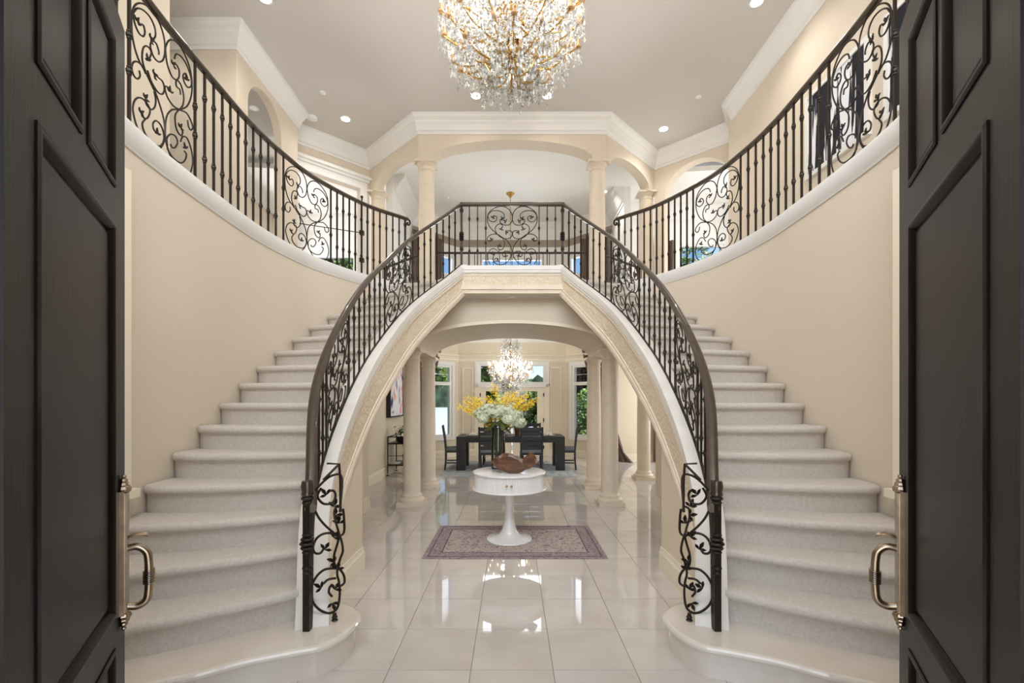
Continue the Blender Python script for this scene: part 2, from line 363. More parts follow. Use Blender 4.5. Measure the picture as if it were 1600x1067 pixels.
# ---- curved stair walls
FR = .75
def side(mir, nm):
    lab = nm
    mb = MB(); rows = []
    for i in range(0, len(OUT)):
        p, t = PO.at(PO.S[i]); n = Vector((-t.y, t.x))      # outward
        zb = 0 if p.y < 6.2 else Z2-.62
        if zb and not (rows and rows[-1][0][2] > 0): r0 = [(a_, b_, max(c_, zb)) for a_, b_, c_ in rows[-1]]; mb.strip(rows); rows = [r0]
        rows.append([(p.x, p.y, zb), (p.x, p.y, CURB-.12), (p.x+n.x*.14, p.y+n.y*.14, CURB-.12), (p.x+n.x*.14, p.y+n.y*.14, zb)])
    mb.strip(rows); struct('wall_'+nm, mb, 'wall', mirror=mir, smooth=True)
    mb = MB(); rows = []
    for i in range(0, len(OUT)):
        p, t = PO.at(PO.S[i]); n = Vector((-t.y, t.x)); c = CURB
        prof = [(-.0, c-.15), (-.012, c-.15), (-.018, c-.135), (-.03, c-.125), (-.05, c-.05), (-.055, c-.02), (-.05, c-.004), (-.035, c), (.16, c), (.16, c-.15)]
        rows.append([(p.x+n.x*a, p.y+n.y*a, z) for a, z in prof])
    mb.strip(rows); struct('trim_1' if mir == 1 else 'trim_2', mb, 'trim', mirror=mir, smooth=True)
    # casing strip and sill of the side window beside the entry
    q, t = PO.at([PO.S[i] for i in range(len(PO.C)) if PO.C[i].y > 2.78][0])
    mb = MB().box(-2.55, -2.425, 2.60, 2.90, .945, 2.97).box(-2.55, -2.40, 2.56, 2.94, .89, .945)
    struct('trim_3' if mir == 1 else 'trim_4', mb, 'cream_trim', mirror=mir)
    # upper floor corridor slab
    mb = MB(); S = [i for i in range(0, len(OUT))]
    poly = [(OUT[i].x-.02, OUT[i].y) for i in S]
    for a, b in zip(poly, poly[1:]):
        mb.prism([(-6.3, a[1]), (a[0], a[1]), (b[0], b[1]), (-6.3, b[1])], Z2-.2, Z2)
    mb.prism([(-6.3, 6.95), (-1.55, 6.95), (-1.55, 8.15), (-2.75, 9.6), (-6.3, 9.6)], Z2-.2, Z2)
    mb.prism([(-6.3, 9.6), (-2.7, 9.6), (-2.7, 12.2), (-6.3, 12.2)], Z2-.2, Z2) if mir == 1 else mb.prism([(-6.3, 9.6), (-2.75, 9.6), (-2.75, 11.5), (-6.3, 11.5)], Z2-.2, Z2)
    struct('floor_'+('left_gallery' if mir == 1 else 'right_gallery'), mb, 'ceiling', mirror=mir)
side(1, 'left_stair'); side(-1, 'right_stair')
# landing slab
mb = MB().prism([(-.72, 6.36), (.72, 6.36), (2.02, 6.56), (1.6, 6.96), (1.56, 8.15), (-1.56, 8.15), (-1.6, 6.96), (-2.02, 6.56)], Z2-.19, Z2)
mb.box(-1.6, 1.6, 8.15, 8.5, Z2-.19, Z2)
struct('floor_landing', mb, 'ceiling')

# ---- upper walls of the foyer
CZ = 6.6
SX = 3.76
upl = MB()
wall_seg(upl, (-SX, 0.7), (-SX, 5.0), Z2, CZ, -.15)
struct('wall_left_gallery_front', upl, 'wall')
mb = MB(); wall_seg(mb, (-6.2, 6.2), (-SX, 6.2), Z2, CZ, -.12); wall_seg(mb, (-SX, 6.32), (-SX, 7.98), Z2, CZ, -.12, [(.16, 1.1, Z2, 6.2, .42)])
struct('wall_left_gallery', mb, 'wall')
LA = (-SX-.35, 8.32); LB = (-2.95, 9.42)
mb = MB(); wall_seg(mb, (-SX, 7.98), LA, Z2, CZ, -.1); L = (Vector(LB)-Vector(LA)).length
wall_seg(mb, LA, LB, Z2, CZ, -.15, [(.2, L-.2, Z2, 5.85, 0)]); struct('wall_left_gallery_back', mb, 'wall')
def on(A, B, t): A = Vector(A); B = Vector(B); return A+(B-A).normalized()*t
# casing + cornice of that opening
mb = MB(); dv = (Vector(LB)-Vector(LA)).normalized(); nv = Vector((dv.y, -dv.x))
for t0, t1, z0, z1, pr in ((.06, .2, Z2, 5.85, .03), (L-.2, L-.06, Z2, 5.85, .03), (.06, L-.06, 5.85, 5.99, .03), (.02, L-.02, 5.99, 6.04, .06), (0, L, 6.04, 6.1, .1)):
    c = on(LA, LB, (t0+t1)/2)+nv*pr/2; mb.obox(c, dv, (t1-t0)/2, nv, pr/2, z0, z1)
struct('trim_5', mb, 'trim')
CL = (-1.68, 8.16); CR = (1.68, 8.16)
mb = MB()
L2 = (Vector(CL)-Vector(LB)).length
wall_seg(mb, LB, CL, 5.82, CZ, -.2, [(.2, L2-.16, 5.82, 6.1, .27)])
wall_seg(mb, CL, CR, 5.86, CZ, -.32, [(.24, 3.12, 5.86, 6.2, .32)])
RB = (2.95, 9.42); RA = (SX+.35, 8.32)
wall_seg(mb, CR, RB, 5.82, CZ, -.2, [(.16, L2-.2, 5.82, 6.1, .27)])
struct('wall_upper_arcade', mb, 'wall', smooth=False)
mb = MB(); wall_seg(mb, RB, RA, Z2, CZ, -.2, [(.22, L-.12, Z2, 6.2, .55)]); wall_seg(mb, RA, (SX, 7.9), Z2, CZ, -.1)
struct('wall_right_gallery_back', mb, 'wall')
mb = MB(); wall_seg(mb, (SX, 7.9), (SX, .7), Z2, CZ, -.15); struct('wall_right_gallery', mb, 'wall')
# crown around the foyer
pc = crown(CZ, .31, .17)
mb = MB(); molding(mb, [(-SX, .8), (-SX, 5.0)][::-1], pc); struct('trim_6', mb, 'trim')
mb = MB(); molding(mb, [(-6.2, 6.2), (-SX, 6.2), (-SX, 7.98), LA, LB, CL, CR, RB, RA, (SX, 7.75), (SX, .8)][::-1], pc); struct('trim_7', mb, 'trim')

# ---- ceilings
mb = MB(); cx, cy, RD = 0, 4.65, 2.85; n = 96
ring = [(cx+RD*math.cos(2*PI*i/n), cy+RD*math.sin(2*PI*i/n)) for i in range(n)]
def sq(a):
    c, s = math.cos(a), math.sin(a); k = 1e9
    for lim, cc in ((6.4, abs(c)),): k = min(k, lim/max(cc, 1e-6))
    k = min(k, ((9.9-cy) if s > 0 else (cy+.1))/max(abs(s), 1e-6)); return (cx+c*k, cy+s*k)
ang = sorted([2*PI*i/n for i in range(n)]+[math.atan2(9.9-cy, 6.4), PI-math.atan2(9.9-cy, 6.4), 2*PI-math.atan2(cy+.1, 6.4), PI+math.atan2(cy+.1, 6.4)])
m_ = len(ang); vs = [(cx+RD*math.cos(a), cy+RD*math.sin(a), CZ) for a in ang]+[(*sq(a), CZ) for a in ang]
fs = [(i, (i+1) % m_, m_+(i+1) % m_, m_+i) for i in range(m_)]
ND = 10
for j in range(1, ND+1):
    q = 1-j/ND; z = CZ+.34*math.sqrt(max(0, 1-q*q)) if False else CZ+.30*(1-q*q)**1.0
    vs += [(cx+RD*q*math.cos(a), cy+RD*q*math.sin(a), z) for a in ang]
    b0 = 0 if j == 1 else m_*j; b1 = m_*(j+1)
    fs += [(b0+i, b1+i, b1+(i+1) % m_, b0+(i+1) % m_) for i in range(m_)]
mb.add(vs, fs); mb.box(-6.4, 6.4, -.1, 9.9, CZ+.5, CZ+.6)
struct('ceiling', mb, 'ceiling', smooth=True)
DC = 6.4
mb = MB().prism([(-1.9, 8.5), (1.9, 8.5), (3.1, 9.75), (6.4, 9.4), (6.4, 13.6), (-6.4, 13.6), (-6.4, 9.4), (-3.1, 9.75)], DC, DC+.1)
struct('ceiling_back_rooms', mb, 'white_room')
# ---- dining room shell
BX, BY = 1.5, 12.65; EX = 2.55; EY = BY-(EX-BX)
def bay(z0, z1, ops_c, ops_l, ops_r, m, nm):
    mb = MB(); wall_seg(mb, (-BX, BY), (BX, BY), z0, z1, -.15, ops_c)
    wall_seg(mb, (-EX, EY), (-BX, BY), z0, z1, -.15, ops_l); wall_seg(mb, (BX, BY), (EX, EY), z0, z1, -.15, ops_r)
    struct(nm, mb, m)
CW = math.hypot(EX-BX, BY-EY)
lo = (.12, CW-.22, .56, 2.5, 0); ro = (.22, CW-.12, .56, 2.5, 0)
up_c = (.62, 2.38, 3.26, 5.5, 0); up_l = (.12, CW-.1, 3.26, 5.5, 0); up_r = (.1, CW-.12, 3.26, 5.5, 0)
mb = MB()
wall_seg(mb, (-BX, BY), (BX, BY), 0, 3.15, -.15, [(.56, 2.44, 0, 2.56, 0)])
wall_seg(mb, (-EX, EY), (-BX, BY), 0, 3.15, -.15, [lo]); wall_seg(mb, (BX, BY), (EX, EY), 0, 3.15, -.15, [ro])
struct('wall_bay', mb, 'wall_low')
bay(3.15, 5.8, [up_c], [up_l], [up_r], 'white_room', 'wall_bay_upper')
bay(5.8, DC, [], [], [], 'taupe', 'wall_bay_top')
mb = MB(); wall_seg(mb, (-EX, 8.0), (-EX, EY), 0, Z2-.2, -.15); struct('wall_dining_left', mb, 'wall_low')
mb = MB(); wall_seg(mb, (-EX, 9.75), (-EX, EY), Z2-.2, DC, -.15); struct('wall_dining_left_upper', mb, 'white_room')
mb = MB(); wall_seg(mb, (EX, EY), (EX, 10.35), Z2-.2, DC, -.15); struct('wall_dining_right_upper', mb, 'white_room')
mb = MB(); wall_seg(mb, (EX+.05, 11.4), (6.3, 11.4), 0, Z2-.2, -.15); struct('wall_right_room', mb, 'wall_low')
mb = MB(); wall_seg(mb, (EX+.05, 11.4), (6.3, 11.4), Z2-.2, DC, -.15, [(1.55, 2.7, 4.0, 5.45, 0)]); struct('wall_right_room_upper', mb, 'white_room')
mb = MB(); wall_seg(mb, (-6.3, 12.1), (-EX-.1, 12.1), Z2, DC, -.15, [(.95, 2.15, 4.3, 5.4, 0)]); struct('wall_left_room_upper', mb, 'white_room')
mb = MB(); wall_seg(mb, (-6.25, -.1), (-6.25, 13.4), 0, 6.6, -.15); struct('wall_left', mb, 'wall')
mb = MB(); wall_seg(mb, (6.25, 13.4), (6.25, -.1), 0, 6.6, -.15); struct('wall_right', mb, 'wall')
mb = MB(); wall_seg(mb, (6.3, .72), (-6.3, .72), 0, 3.5, -.16, [(6.3-.86, 6.3+.86, 0, 2.74, 0)]); wall_seg(mb, (6.3, .72), (-6.3, .72), 3.5, 6.95, -.16, [(4.0, 8.6, 3.7, 6.2, 0)]); struct('wall_front', mb, 'wall')
# jambs beside the entry cross walls
for mir, nm in ((1, 'left'), (-1, 'right')):
    mb = MB().box(-6.2, -2.0, 6.1, 6.34, 0, 2.3)
    struct('wall_%s_passage' % nm, mb, 'wall_low', mirror=mir)
    mb = MB(); molding(mb, [(-6.2, 6.1), (-2.0, 6.1), (-2.0, 6.34), (-2.26, 6.34)][::-1], [(0, 0), (0, .2), (.012, .2), (.018, .17), (.022, .02), (.022, 0)])
    struct('baseboard_%s_passage' % nm, mb, 'cream_trim', mirror=mir)
BBP = [(0, 0), (0, .2), (.01, .2), (.014, .165), (.022, .15), (.024, 0)]
for nm, path in (('dining_left', [(-EX, 8.0), (-EX, EY), (-BX, BY), (-.96, BY)][::-1]), ('dining_right', [(.96, BY), (BX, BY), (EX, EY)][::-1]), ('right_room', [(EX+.05, 11.4), (6.2, 11.4)][::-1])):
    struct('baseboard_'+nm, molding(MB(), path, BBP), 'cream_trim')
# lower crown / ledge in the dining bay, upper crown
struct('trim_8', molding(MB(), [(-EX, 8.0), (-EX, EY), (-BX, BY), (BX, BY), (EX, EY)][::-1], crown(2.80, .2, .12)), 'cream_trim')
struct('trim_9', molding(MB(), [(-EX, 9.8), (-EX, EY), (-BX, BY), (BX, BY), (EX, EY), (EX, 10.35)][::-1], crown(DC, .4, .24)), 'trim')
struct('trim_10', molding(MB(), [(-6.2, 12.1), (-EX-.1, 12.1)][::-1], crown(DC, .4, .24)), 'trim')
struct('trim_11', molding(MB(), [(EX+.05, 11.4), (6.2, 11.4)][::-1], crown(DC, .4, .24)), 'trim')
# wall panel frames beside the french doors
k = 12
for xa, xb in ((-1.38, -1.08), (1.06, 1.36)):
    mb = MB()
    for a, b, c, d in ((xa, xa+.03, .45, 2.46), (xb-.03, xb, .45, 2.46), (xa+.03, xb-.03, .45, .48), (xa+.03, xb-.03, 2.43, 2.46)): mb.box(a, b, BY-.025, BY+.001, c, d)
    struct('trim_%d' % k, mb, 'cream_trim'); k += 1

# ---- windows
def window(name, A, B, z0, z1, bars_z=(), bars_x=(), fw=.07, muntin=(), mt=.012):
    A = Vector(A); B = Vector(B); L = (B-A).length; d = (B-A)/L; nrm = Vector((d.y, -d.x))   # nrm toward room when the path runs left->right
    c0 = -nrm*.05
    root = obj(name, MB(), 'trim'); root['kind'] = 'structure'
    fr = MB()
    def bar(t0, t1, a, b, th=.05): P = A+d*(t0+t1)/2+c0; fr.obox(P, d, (t1-t0)/2, nrm, th, a, b)
    bar(0, fw, z0, z1); bar(L-fw, L, z0, z1); bar(fw, L-fw, z0, z0+fw*.8); bar(fw, L-fw, z1-fw*.8, z1)
    for z in bars_z: bar(fw, L-fw, z-.045, z+.045)
    for x in bars_x: bar(x-.04, x+.04, z0, z1)
    # casing on the room face
    def cas(t0, t1, a, b, pr=.03): P = A+d*(t0+t1)/2+nrm*pr/2; fr.obox(P, d, (t1-t0)/2, nrm, pr/2, a, b)
    cas(-.09, .0, z0-.09, z1+.09); cas(L, L+.09, z0-.09, z1+.09); cas(0, L, z1, z1+.09); cas(0, L, z0-.09, z0, .045)
    obj('window_frame', fr, 'trim', root)
    if muntin:
        mu = MB()
        for (t0, t1, a, b) in muntin: P = A+d*(t0+t1)/2+c0; mu.obox(P, d, max((t1-t0)/2, mt/2), nrm, .012, a, max(b, a+mt))
        obj('muntin', mu, 'trim', root)
    g = MB(); P = A+d*L/2+c0; g.obox(P, d, L/2-fw, nrm, .004, z0+fw*.8, z1-fw*.8); obj('pane', g, 'glass', root)
    return root
AL, BL = on((-EX, EY), (-BX, BY), lo[0]), on((-EX, EY), (-BX, BY), lo[1])
Lw = (BL-AL).length
window('window_1', AL, BL, .56, 2.5, (2.0,), muntin=[(Lw/2, Lw/2, 2.04, 2.45), (.06, Lw-.06, 2.24, 2.24)])
AR, BR = on((BX, BY), (EX, EY), ro[0]), on((BX, BY), (EX, EY), ro[1])
window('window_2', AR, BR, .56, 2.5, (2.0,), muntin=[(Lw/2, Lw/2, 2.04, 2.45), (.06, Lw-.06, 2.24, 2.24)])
window('window_3', (-.94, BY), (.94, BY), 2.0, 2.56, muntin=[(.62, .62, 2.0, 2.5), (1.26, 1.26, 2.0, 2.5)])
window('window_4', (-.88, BY), (.88, BY), 3.26, 5.5, (4.95,))
window('window_5', on((-EX, EY), (-BX, BY), up_l[0]), on((-EX, EY), (-BX, BY), up_l[1]), 3.26, 5.5, (4.95,))
window('window_6', on((BX, BY), (EX, EY), up_r[0]), on((BX, BY), (EX, EY), up_r[1]), 3.26, 5.5, (4.95,))
window('window_7', (-6.3+.95, 12.1), (-6.3+2.15, 12.1), 4.3, 5.4)
window('window_8', (EX+.05+1.55, 11.4), (EX+.05+2.7, 11.4), 4.0, 5.45)
# french doors
for i, (xa, xb) in enumerate(((-.9, -.01), (.01, .9))):
    r = obj('door_%d' % (i+1), MB(), 'cream_trim'); r['kind'] = 'structure'
    y0, y1 = BY-.01, BY+.035; gz0, gz1 = .78, 1.8; ga, gb = (xa+.17, xb-.2) if i == 0 else (xa+.2, xb-.2)
    m1 = MB().box(xa, ga, y0, y1, .01, 1.97).box(gb, xb, y0, y1, .01, 1.97).box(ga, gb, y0, y1, gz1, 1.97).box(ga, gb, y0, y1, .01, gz0)
    obj('door_leaf', m1, 'cream_trim', r)
    m2 = MB().box(ga+.03, gb-.03, y0-.012, y0, .2, .62); obj('raised_panel', m2, 'cream_trim', r)
    obj('pane', MB().box(ga, gb, y0+.018, y0+.024, gz0, gz1), 'glass', r)
    hx = xa+.02 if i == 0 else xb-.02
    for z in (.25, 1.0, 1.7): obj('hinge', MB().box(hx-.012, hx+.012, y0-.02, y0, z-.05, z+.05), 'blackmetal', r)
    obj('door_handle', MB().tube([(0.04*(1 if i else -1), y0-.04, .98), (.13*(1 if i else -1), y0-.045, .98)], .009, 8).sphere((.05*(1 if i else -1), y0-.02, .98), .02), 'blackmetal', r, True)
mb = MB()
for a, b, c, d in ((-1.04, -.9, 0, 2.0), (.9, 1.04, 0, 2.0), (-1.04, 1.04, 1.97, 2.0)): mb.box(a, b, BY-.03, BY+.0, c, d)
struct('trim_14', mb, 'cream_trim')

# ================================================================ COLUMNS
def column(name, x, y, z0, z1, r, lab, grp):
    t = thing(name, lab, 'column', (x, y, z0), grp); h = z1-z0
    pl = MB().box(x-r*1.5, x+r*1.5, y-r*1.5, y+r*1.5, z0, z0+.055); obj('plinth', pl, 'stone', t)
    b = MB().lathe([(r*1.45, .055), (r*1.48, .07), (r*1.48, .085), (r*1.4, .1), (r*1.22, .11), (r*1.16, .125), (r*1.2, .14), (r*1.14, .155), (r*1.05, .165), (r, .185)], (x, y, z0), 40); obj('base', b, 'stone', t, True)
    s = MB().lathe([(r, .185), (r*1.0, h*.33), (r*.97, h*.6), (r*.9, h-.17), (r*.9, h-.165)], (x, y, z0), 40); obj('shaft', s, 'stone', t, True)
    c = MB().lathe([(r*.9, h-.165), (r*.97, h-.16), (r*.97, h-.145), (r*.91, h-.14), (r*.91, h-.09), (r*.97, h-.085), (r*1.1, h-.06), (r*1.17, h-.04)], (x, y, z0), 40)
    obj('capital', c, 'stone', t, True)
    obj('abacus', MB().box(x-r*1.22, x+r*1.22, y-r*1.22, y+r*1.22, z1-.04, z1), 'stone', t)
    return t
SPR = 2.27
column('column', -1.465, 6.67, 0, SPR, .125, 'front left limestone column standing under the landing', 'lower columns')
column('column', 1.43, 6.67, 0, SPR, .125, 'front right limestone column standing under the landing', 'lower columns')
column('column', -1.46, 7.95, 0, SPR, .125, 'rear left limestone column at the dining room edge', 'lower columns')
column('column', 1.43, 7.95, 0, SPR, .125, 'rear right limestone column at the dining room edge', 'lower columns')
column('column', 2.56, 8.85, 0, Z2-.2, .125, 'limestone column standing alone far right behind the right staircase', 'lower columns')
column('column', -1.56, 8.33, Z2, 5.86, .15, 'upper floor column left of the wide centre arch', 'upper columns')
column('column', 1.56, 8.33, Z2, 5.86, .15, 'upper floor column right of the wide centre arch', 'upper columns')
column('column', -2.8, 9.52, Z2, 5.86, .15, 'upper floor column at far left corner of the arcade', 'upper columns')
column('column', 2.8, 9.52, Z2, 5.86, .15, 'upper floor column at far right corner of the arcade', 'upper columns')
# barrel vault block between the lower columns
mb = MB(); n = 28; hs, ri, zs = 1.36, .36, SPR; top = Z2-.19; y0, y1 = 6.54, 8.09
pr = [(-1.62, zs), (-hs, zs)]+[(-hs*math.cos(PI*i/n), zs+ri*math.sin(PI*i/n)**.9) for i in range(1, n)]+[(hs, zs), (1.6, zs)]
rows = []
for (xa, za), (xb, zb) in zip(pr, pr[1:]):
    mb.add([(xa, y0, za), (xb, y0, zb), (xb, y0, top), (xa, y0, top), (xa, y1, za), (xb, y1, zb), (xb, y1, top), (xa, y1, top)], [(0, 1, 2, 3), (4, 7, 6, 5), (0, 4, 5, 1)])
mb.add([(-1.62, y0, zs), (-1.62, y1, zs), (-1.62, y1, top), (-1.62, y0, top), (1.6, y0, zs), (1.6, y1, zs), (1.6, y1, top), (1.6, y0, top)], [(0, 1, 2, 3), (4, 7, 6, 5)])
struct('wall_vault', mb, 'wall')
mb = MB(); rows = []
for (x, z) in pr[1:-1]:
    rows.append([(x, y0-.012, z), (x*1.0, y0-.012, z+.045), (x, y0+.004, z+.045), (x, y0+.004, z)])
mb.strip(rows); struct('trim_15', mb, 'cream_trim')

# ================================================================ STAIRS
def lerp2(a, b, t): return a.lerp(b, t)
def staircase(mir, word):
    t = thing('staircase', 'curved carpeted %s staircase with marble first step and carved stone stringer' % word, 'staircase', (mir*-1.9, 2.3, 0), 'mirrored staircases')
    NW = 14
    ends = {}
    for k in range(2, NK+2):
        pi, ti = PI_.at(inner_of(k)); n = Vector((-ti.y, ti.x)); a = pi+n*.07
        b, tb = PO.at(outer_of(k)); b = b+Vector((tb.y, -tb.x))*.012; ends[k] = (a, b)
    for k in range(2, NK):
        a, b = ends[k]; a2, b2 = ends[k+1]; z = RISE*k; zb = RISE*(k-1); rows = []
        for j in range(NW+1):
            f = j/NW; e = 0 if f < .9 else ((f-.9)/.1)**2*.05
            P = lerp2(a, b, f); Q = lerp2(a2, b2, f); d = (Q-P); L = d.length; d /= L
            # gently bowed nosing
            bow = -.05*math.sin(PI*f)*(1 if k < 8 else .5); bow2 = -.05*math.sin(PI*f)*(1 if k+1 < 8 else .5)
            P = P+d*(bow+e); L = (Q+d*bow2-P).length
            pf = [(.028, zb-.012), (.028, z-.07), (.024, z-.062), (.006, z-.056), (-.004, z-.04), (-.004, z-.022), (.006, z-.008), (.022, z-.001), (.05, z), (L+.045, z), (L+.045, zb-.02)]
            rows.append([(P.x+d.x*u, P.y+d.y*u, zz) for u, zz in pf])
        obj('step', MB().strip(rows), 'carpet', t, True, mirror=mir)
    # last riser up to the landing
    a, b = ends[NK]; a2, b2 = ends[NK+1]; rows = []
    d = Vector((.25, .97)).normalized(); d = Vector((0.35, .94)).normalized()
    for j in range(NW+1):
        P = lerp2(a, b, j/NW); z = RISE*NK; zb = z-RISE; e = max(0, (j/NW-.9)/.1)**2*.05
        P = P+d*e
        pf = [(.028, zb-.012), (.028, z-.07), (.006, z-.056), (-.004, z-.04), (-.004, z-.022), (.006, z-.004), (.03, z+.004), (.25, z+.004), (.25, zb-.02)]
        rows.append([(P.x+d.x*u, P.y+d.y*u, zz) for u, zz in pf])
    obj('step', MB().strip(rows), 'carpet', t, True, mirror=mir)
    # marble first step
    edge = catmull([(-2.19, 1.82), (-1.9, 1.98), (-1.675, 2.127), (-1.53, 2.20), (-1.364, 2.31), (-1.164, 2.40), (-1.022, 2.463), (-.943, 2.60), (-.92, 2.754), (-.94, 2.84), (-1.008, 2.926), (-1.10, 2.98), (-1.3, 3.05)], 5)
    E2 = []
    for i, p in enumerate(edge):
        tt = (edge[min(i+1, len(edge)-1)]-edge[max(i-1, 0)]).normalized(); E2.append((p, Vector((-tt.y, tt.x))))
    back = [(-1.55, 3.05), (-2.4, 2.72)]
    def poly(off): return [tuple(p+n*off) for p, n in E2]+back
    mb = MB().prism(poly(.04), .0, .145); obj('bottom_step', mb, 'marble_step', t, mirror=mir)
    mb = MB(); rg = []
    for off, z in ((.03, .143), (.006, .147), (0, .158), (0, .17), (.006, .181), (.02, .1865)): rg.append([(*q, z) for q in poly(off)])
    n = len(rg[0]); vs = [p for r in rg for p in r]; fs = [(i*n+q, i*n+(q+1) % n, (i+1)*n+(q+1) % n, (i+1)*n+q) for i in range(5) for q in range(n)]+[tuple(range(5*n, 6*n)), tuple(range(n))[::-1]]
    obj('bottom_tread', mb.add(vs, fs), 'marble_step', t, mirror=mir)
    # stringer: cap band, carved face, lower moulding
    N = 70; cap = []; face = []; low = []; core = []
    for i in range(N+1):
        s = PI_.L*i/N; p, tt = PI_.at(s); nn = Vector((tt.y, -tt.x))        # toward the hall centre
        zb_ = zbar(s)-.012; D = .46+.1*math.sin(PI*min(1, i/N*1.1))-.05*max(0, i/N-.85)/.15
        fl = .186 if s < .55 else .0
        def ring(pts, store):
            store.append([(p.x+nn.x*u, p.y+nn.y*u, max(fl if z > -1 else 0, zb_-z) if False else max(.186, zb_-z)) for u, z in pts])
        # band protrudes; positive z measured downward
        ring([(-.085, -.012), (-.07, -.02), (.085, -.02), (.098, -.008), (.1, .03), (.1, .062), (.09, .07), (.088, .078), (.094, .086), (.094, .096), (.084, .104), (.082, .12), (-.085, .12)], cap)
        ring([(-.08, .12), (.086, .12), (.09, .128), (.09, .138), (.08, .144), (.08, .156), (.07, .162), (.072, D-.135), (-.08, D-.135)], face)
        ring([(-.08, D-.135), (.07, D-.135), (.084, D-.125), (.084, D-.11), (.078, D-.1), (.09, D-.09), (.096, D-.06), (.088, D-.05), (.088, D-.02), (.075, D), (-.08, D)], low)
    obj('stringer_cap', MB().strip(cap), 'stone_white', t, True, mirror=mir)
    obj('stringer_face', MB().strip(face), 'relief', t, True, mirror=mir)
    obj('stringer_moulding', MB().strip(low), 'stone', t, True, mirror=mir)
    # starting block under the newel
    # soffit
    rows = []
    for i in range(0, 41):
        k = 3+14.0*i/40; si = inner_of(k); p, _ = PI_.at(si); q, _ = PO.at(outer_of(k)); zz = zbar(si)-.46
        if zz < .05: continue
        rows.append([(p.x, p.y, zz), (q.x, q.y, zz), (q.x, q.y, zz+.04), (p.x, p.y, zz+.04)])
    obj('soffit', MB().strip(rows), 'wall_low', t, mirror=mir)
    return t
staircase(1, 'left'); staircase(-1, 'right')
# landing fascia
fas = MB(); prof = []
t = thing('landing_fascia', 'carved limestone fascia across the front of the upper landing', 'fascia', (0, 6.3, 3.0))
xl = .70; yf = 6.3
obj('fascia_cap', MB().box(-xl, xl, yf-.1, yf+.1, 3.305, 3.362).box(-xl, xl, yf-.09, yf+.09, 3.26, 3.305).box(-xl, xl, yf-.098, yf-.09, 3.27, 3.282), 'stone_white', t)
obj('fascia_panel', MB().box(-xl, xl, yf-.075, yf+.09, 3.10, 3.26), 'relief', t)
obj('fascia_moulding', MB().box(-xl, xl, yf-.09, yf+.09, 3.06, 3.10).box(-xl, xl, yf-.085, yf+.09, 3.225, 3.24).box(-xl, xl, yf-.08, yf+.09, 2.985, 3.06).box(-xl, xl, yf-.1, yf+.09, 3.035, 3.06), 'stone', t)

# under-stair walls with baseboards
for mir, nm in ((1, 'left'), (-1, 'right')):
    rows = []; bb = []; s0 = .42; s1 = [PI_.S[i] for i in range(len(IN)) if IN[i].y > 4.08][0]
    for i in range(21):
        s = s0+(s1-s0)*i/20; p, tt = PI_.at(s); nn = Vector((tt.y, -tt.x)); zt = max(.03, zbar(s)-.44)
        a = p+nn*.065; b = p-nn*.065
        rows.append([(a.x, a.y, 0), (a.x, a.y, zt), (b.x, b.y, zt), (b.x, b.y, 0)])
        zt = max(zt, .03)
        bb.append([(a.x+nn.x*u, a.y+nn.y*u, min(z, zt)) for u, z in [(0, 0), (0, .2), (.01, .2), (.014, .165), (.022, .15), (.024, 0)]])
    pe, tt = PI_.at(s1)
    m1 = MB().strip(rows); m1.box(-2.6, pe.x-.06, 3.9, 4.06, 0, .9)
    struct('wall_under_%s_stair' % nm, m1, 'wall_low', mirror=mir)
    struct('baseboard_under_%s_stair' % nm, MB().strip(bb), 'cream_trim', mirror=mir)

# ================================================================ IRONWORK
def knuckle(mb, z, r=.007):
    mb.lathe([(r, z-.03), (r*1.9, z-.026), (r*1.9, z-.02), (r*1.5, z-.017), (r*2.4, z-.008), (r*2.4, z+.008), (r*1.5, z+.017), (r*1.9, z+.02), (r*1.9, z+.026), (r, z+.03)], (0, 0, 0), 8)
def bal_mesh(h, ks, r=.0072, name='baluster'):
    mb = MB().box(-r, r, -r, r, 0, h)
    for k in ks: knuckle(mb, h*k, r)
    return mesh_of(mb, 'iron', False, name)
BA = bal_mesh(1, (.78, .26)); BB = bal_mesh(1, (.63, .39))
lf = MB()
for a, sc in ((90, 1), (155, .8), (25, .8)):
    ca, sa = math.cos(math.radians(a)), math.sin(math.radians(a)); pts = [(0, 0), (.012, .006), (.024, .009), (.036, .004), (.042, 0), (.036, -.004), (.024, -.009), (.012, -.006)]
    vv = [((x*ca-y*sa)*sc, .003+.004*math.sin(x*70), (x*sa+y*ca)*sc) for x, y in pts]; vv += [(x, y-.006, z) for x, y, z in vv]; n = 8
    lf.add(vv, [tuple(range(n)), tuple(range(n, 2*n))[::-1]]+[(i, (i+1) % n, n+(i+1) % n, n+i) for i in range(n)])
LEAF = mesh_of(lf, 'iron', True, 'leaf')
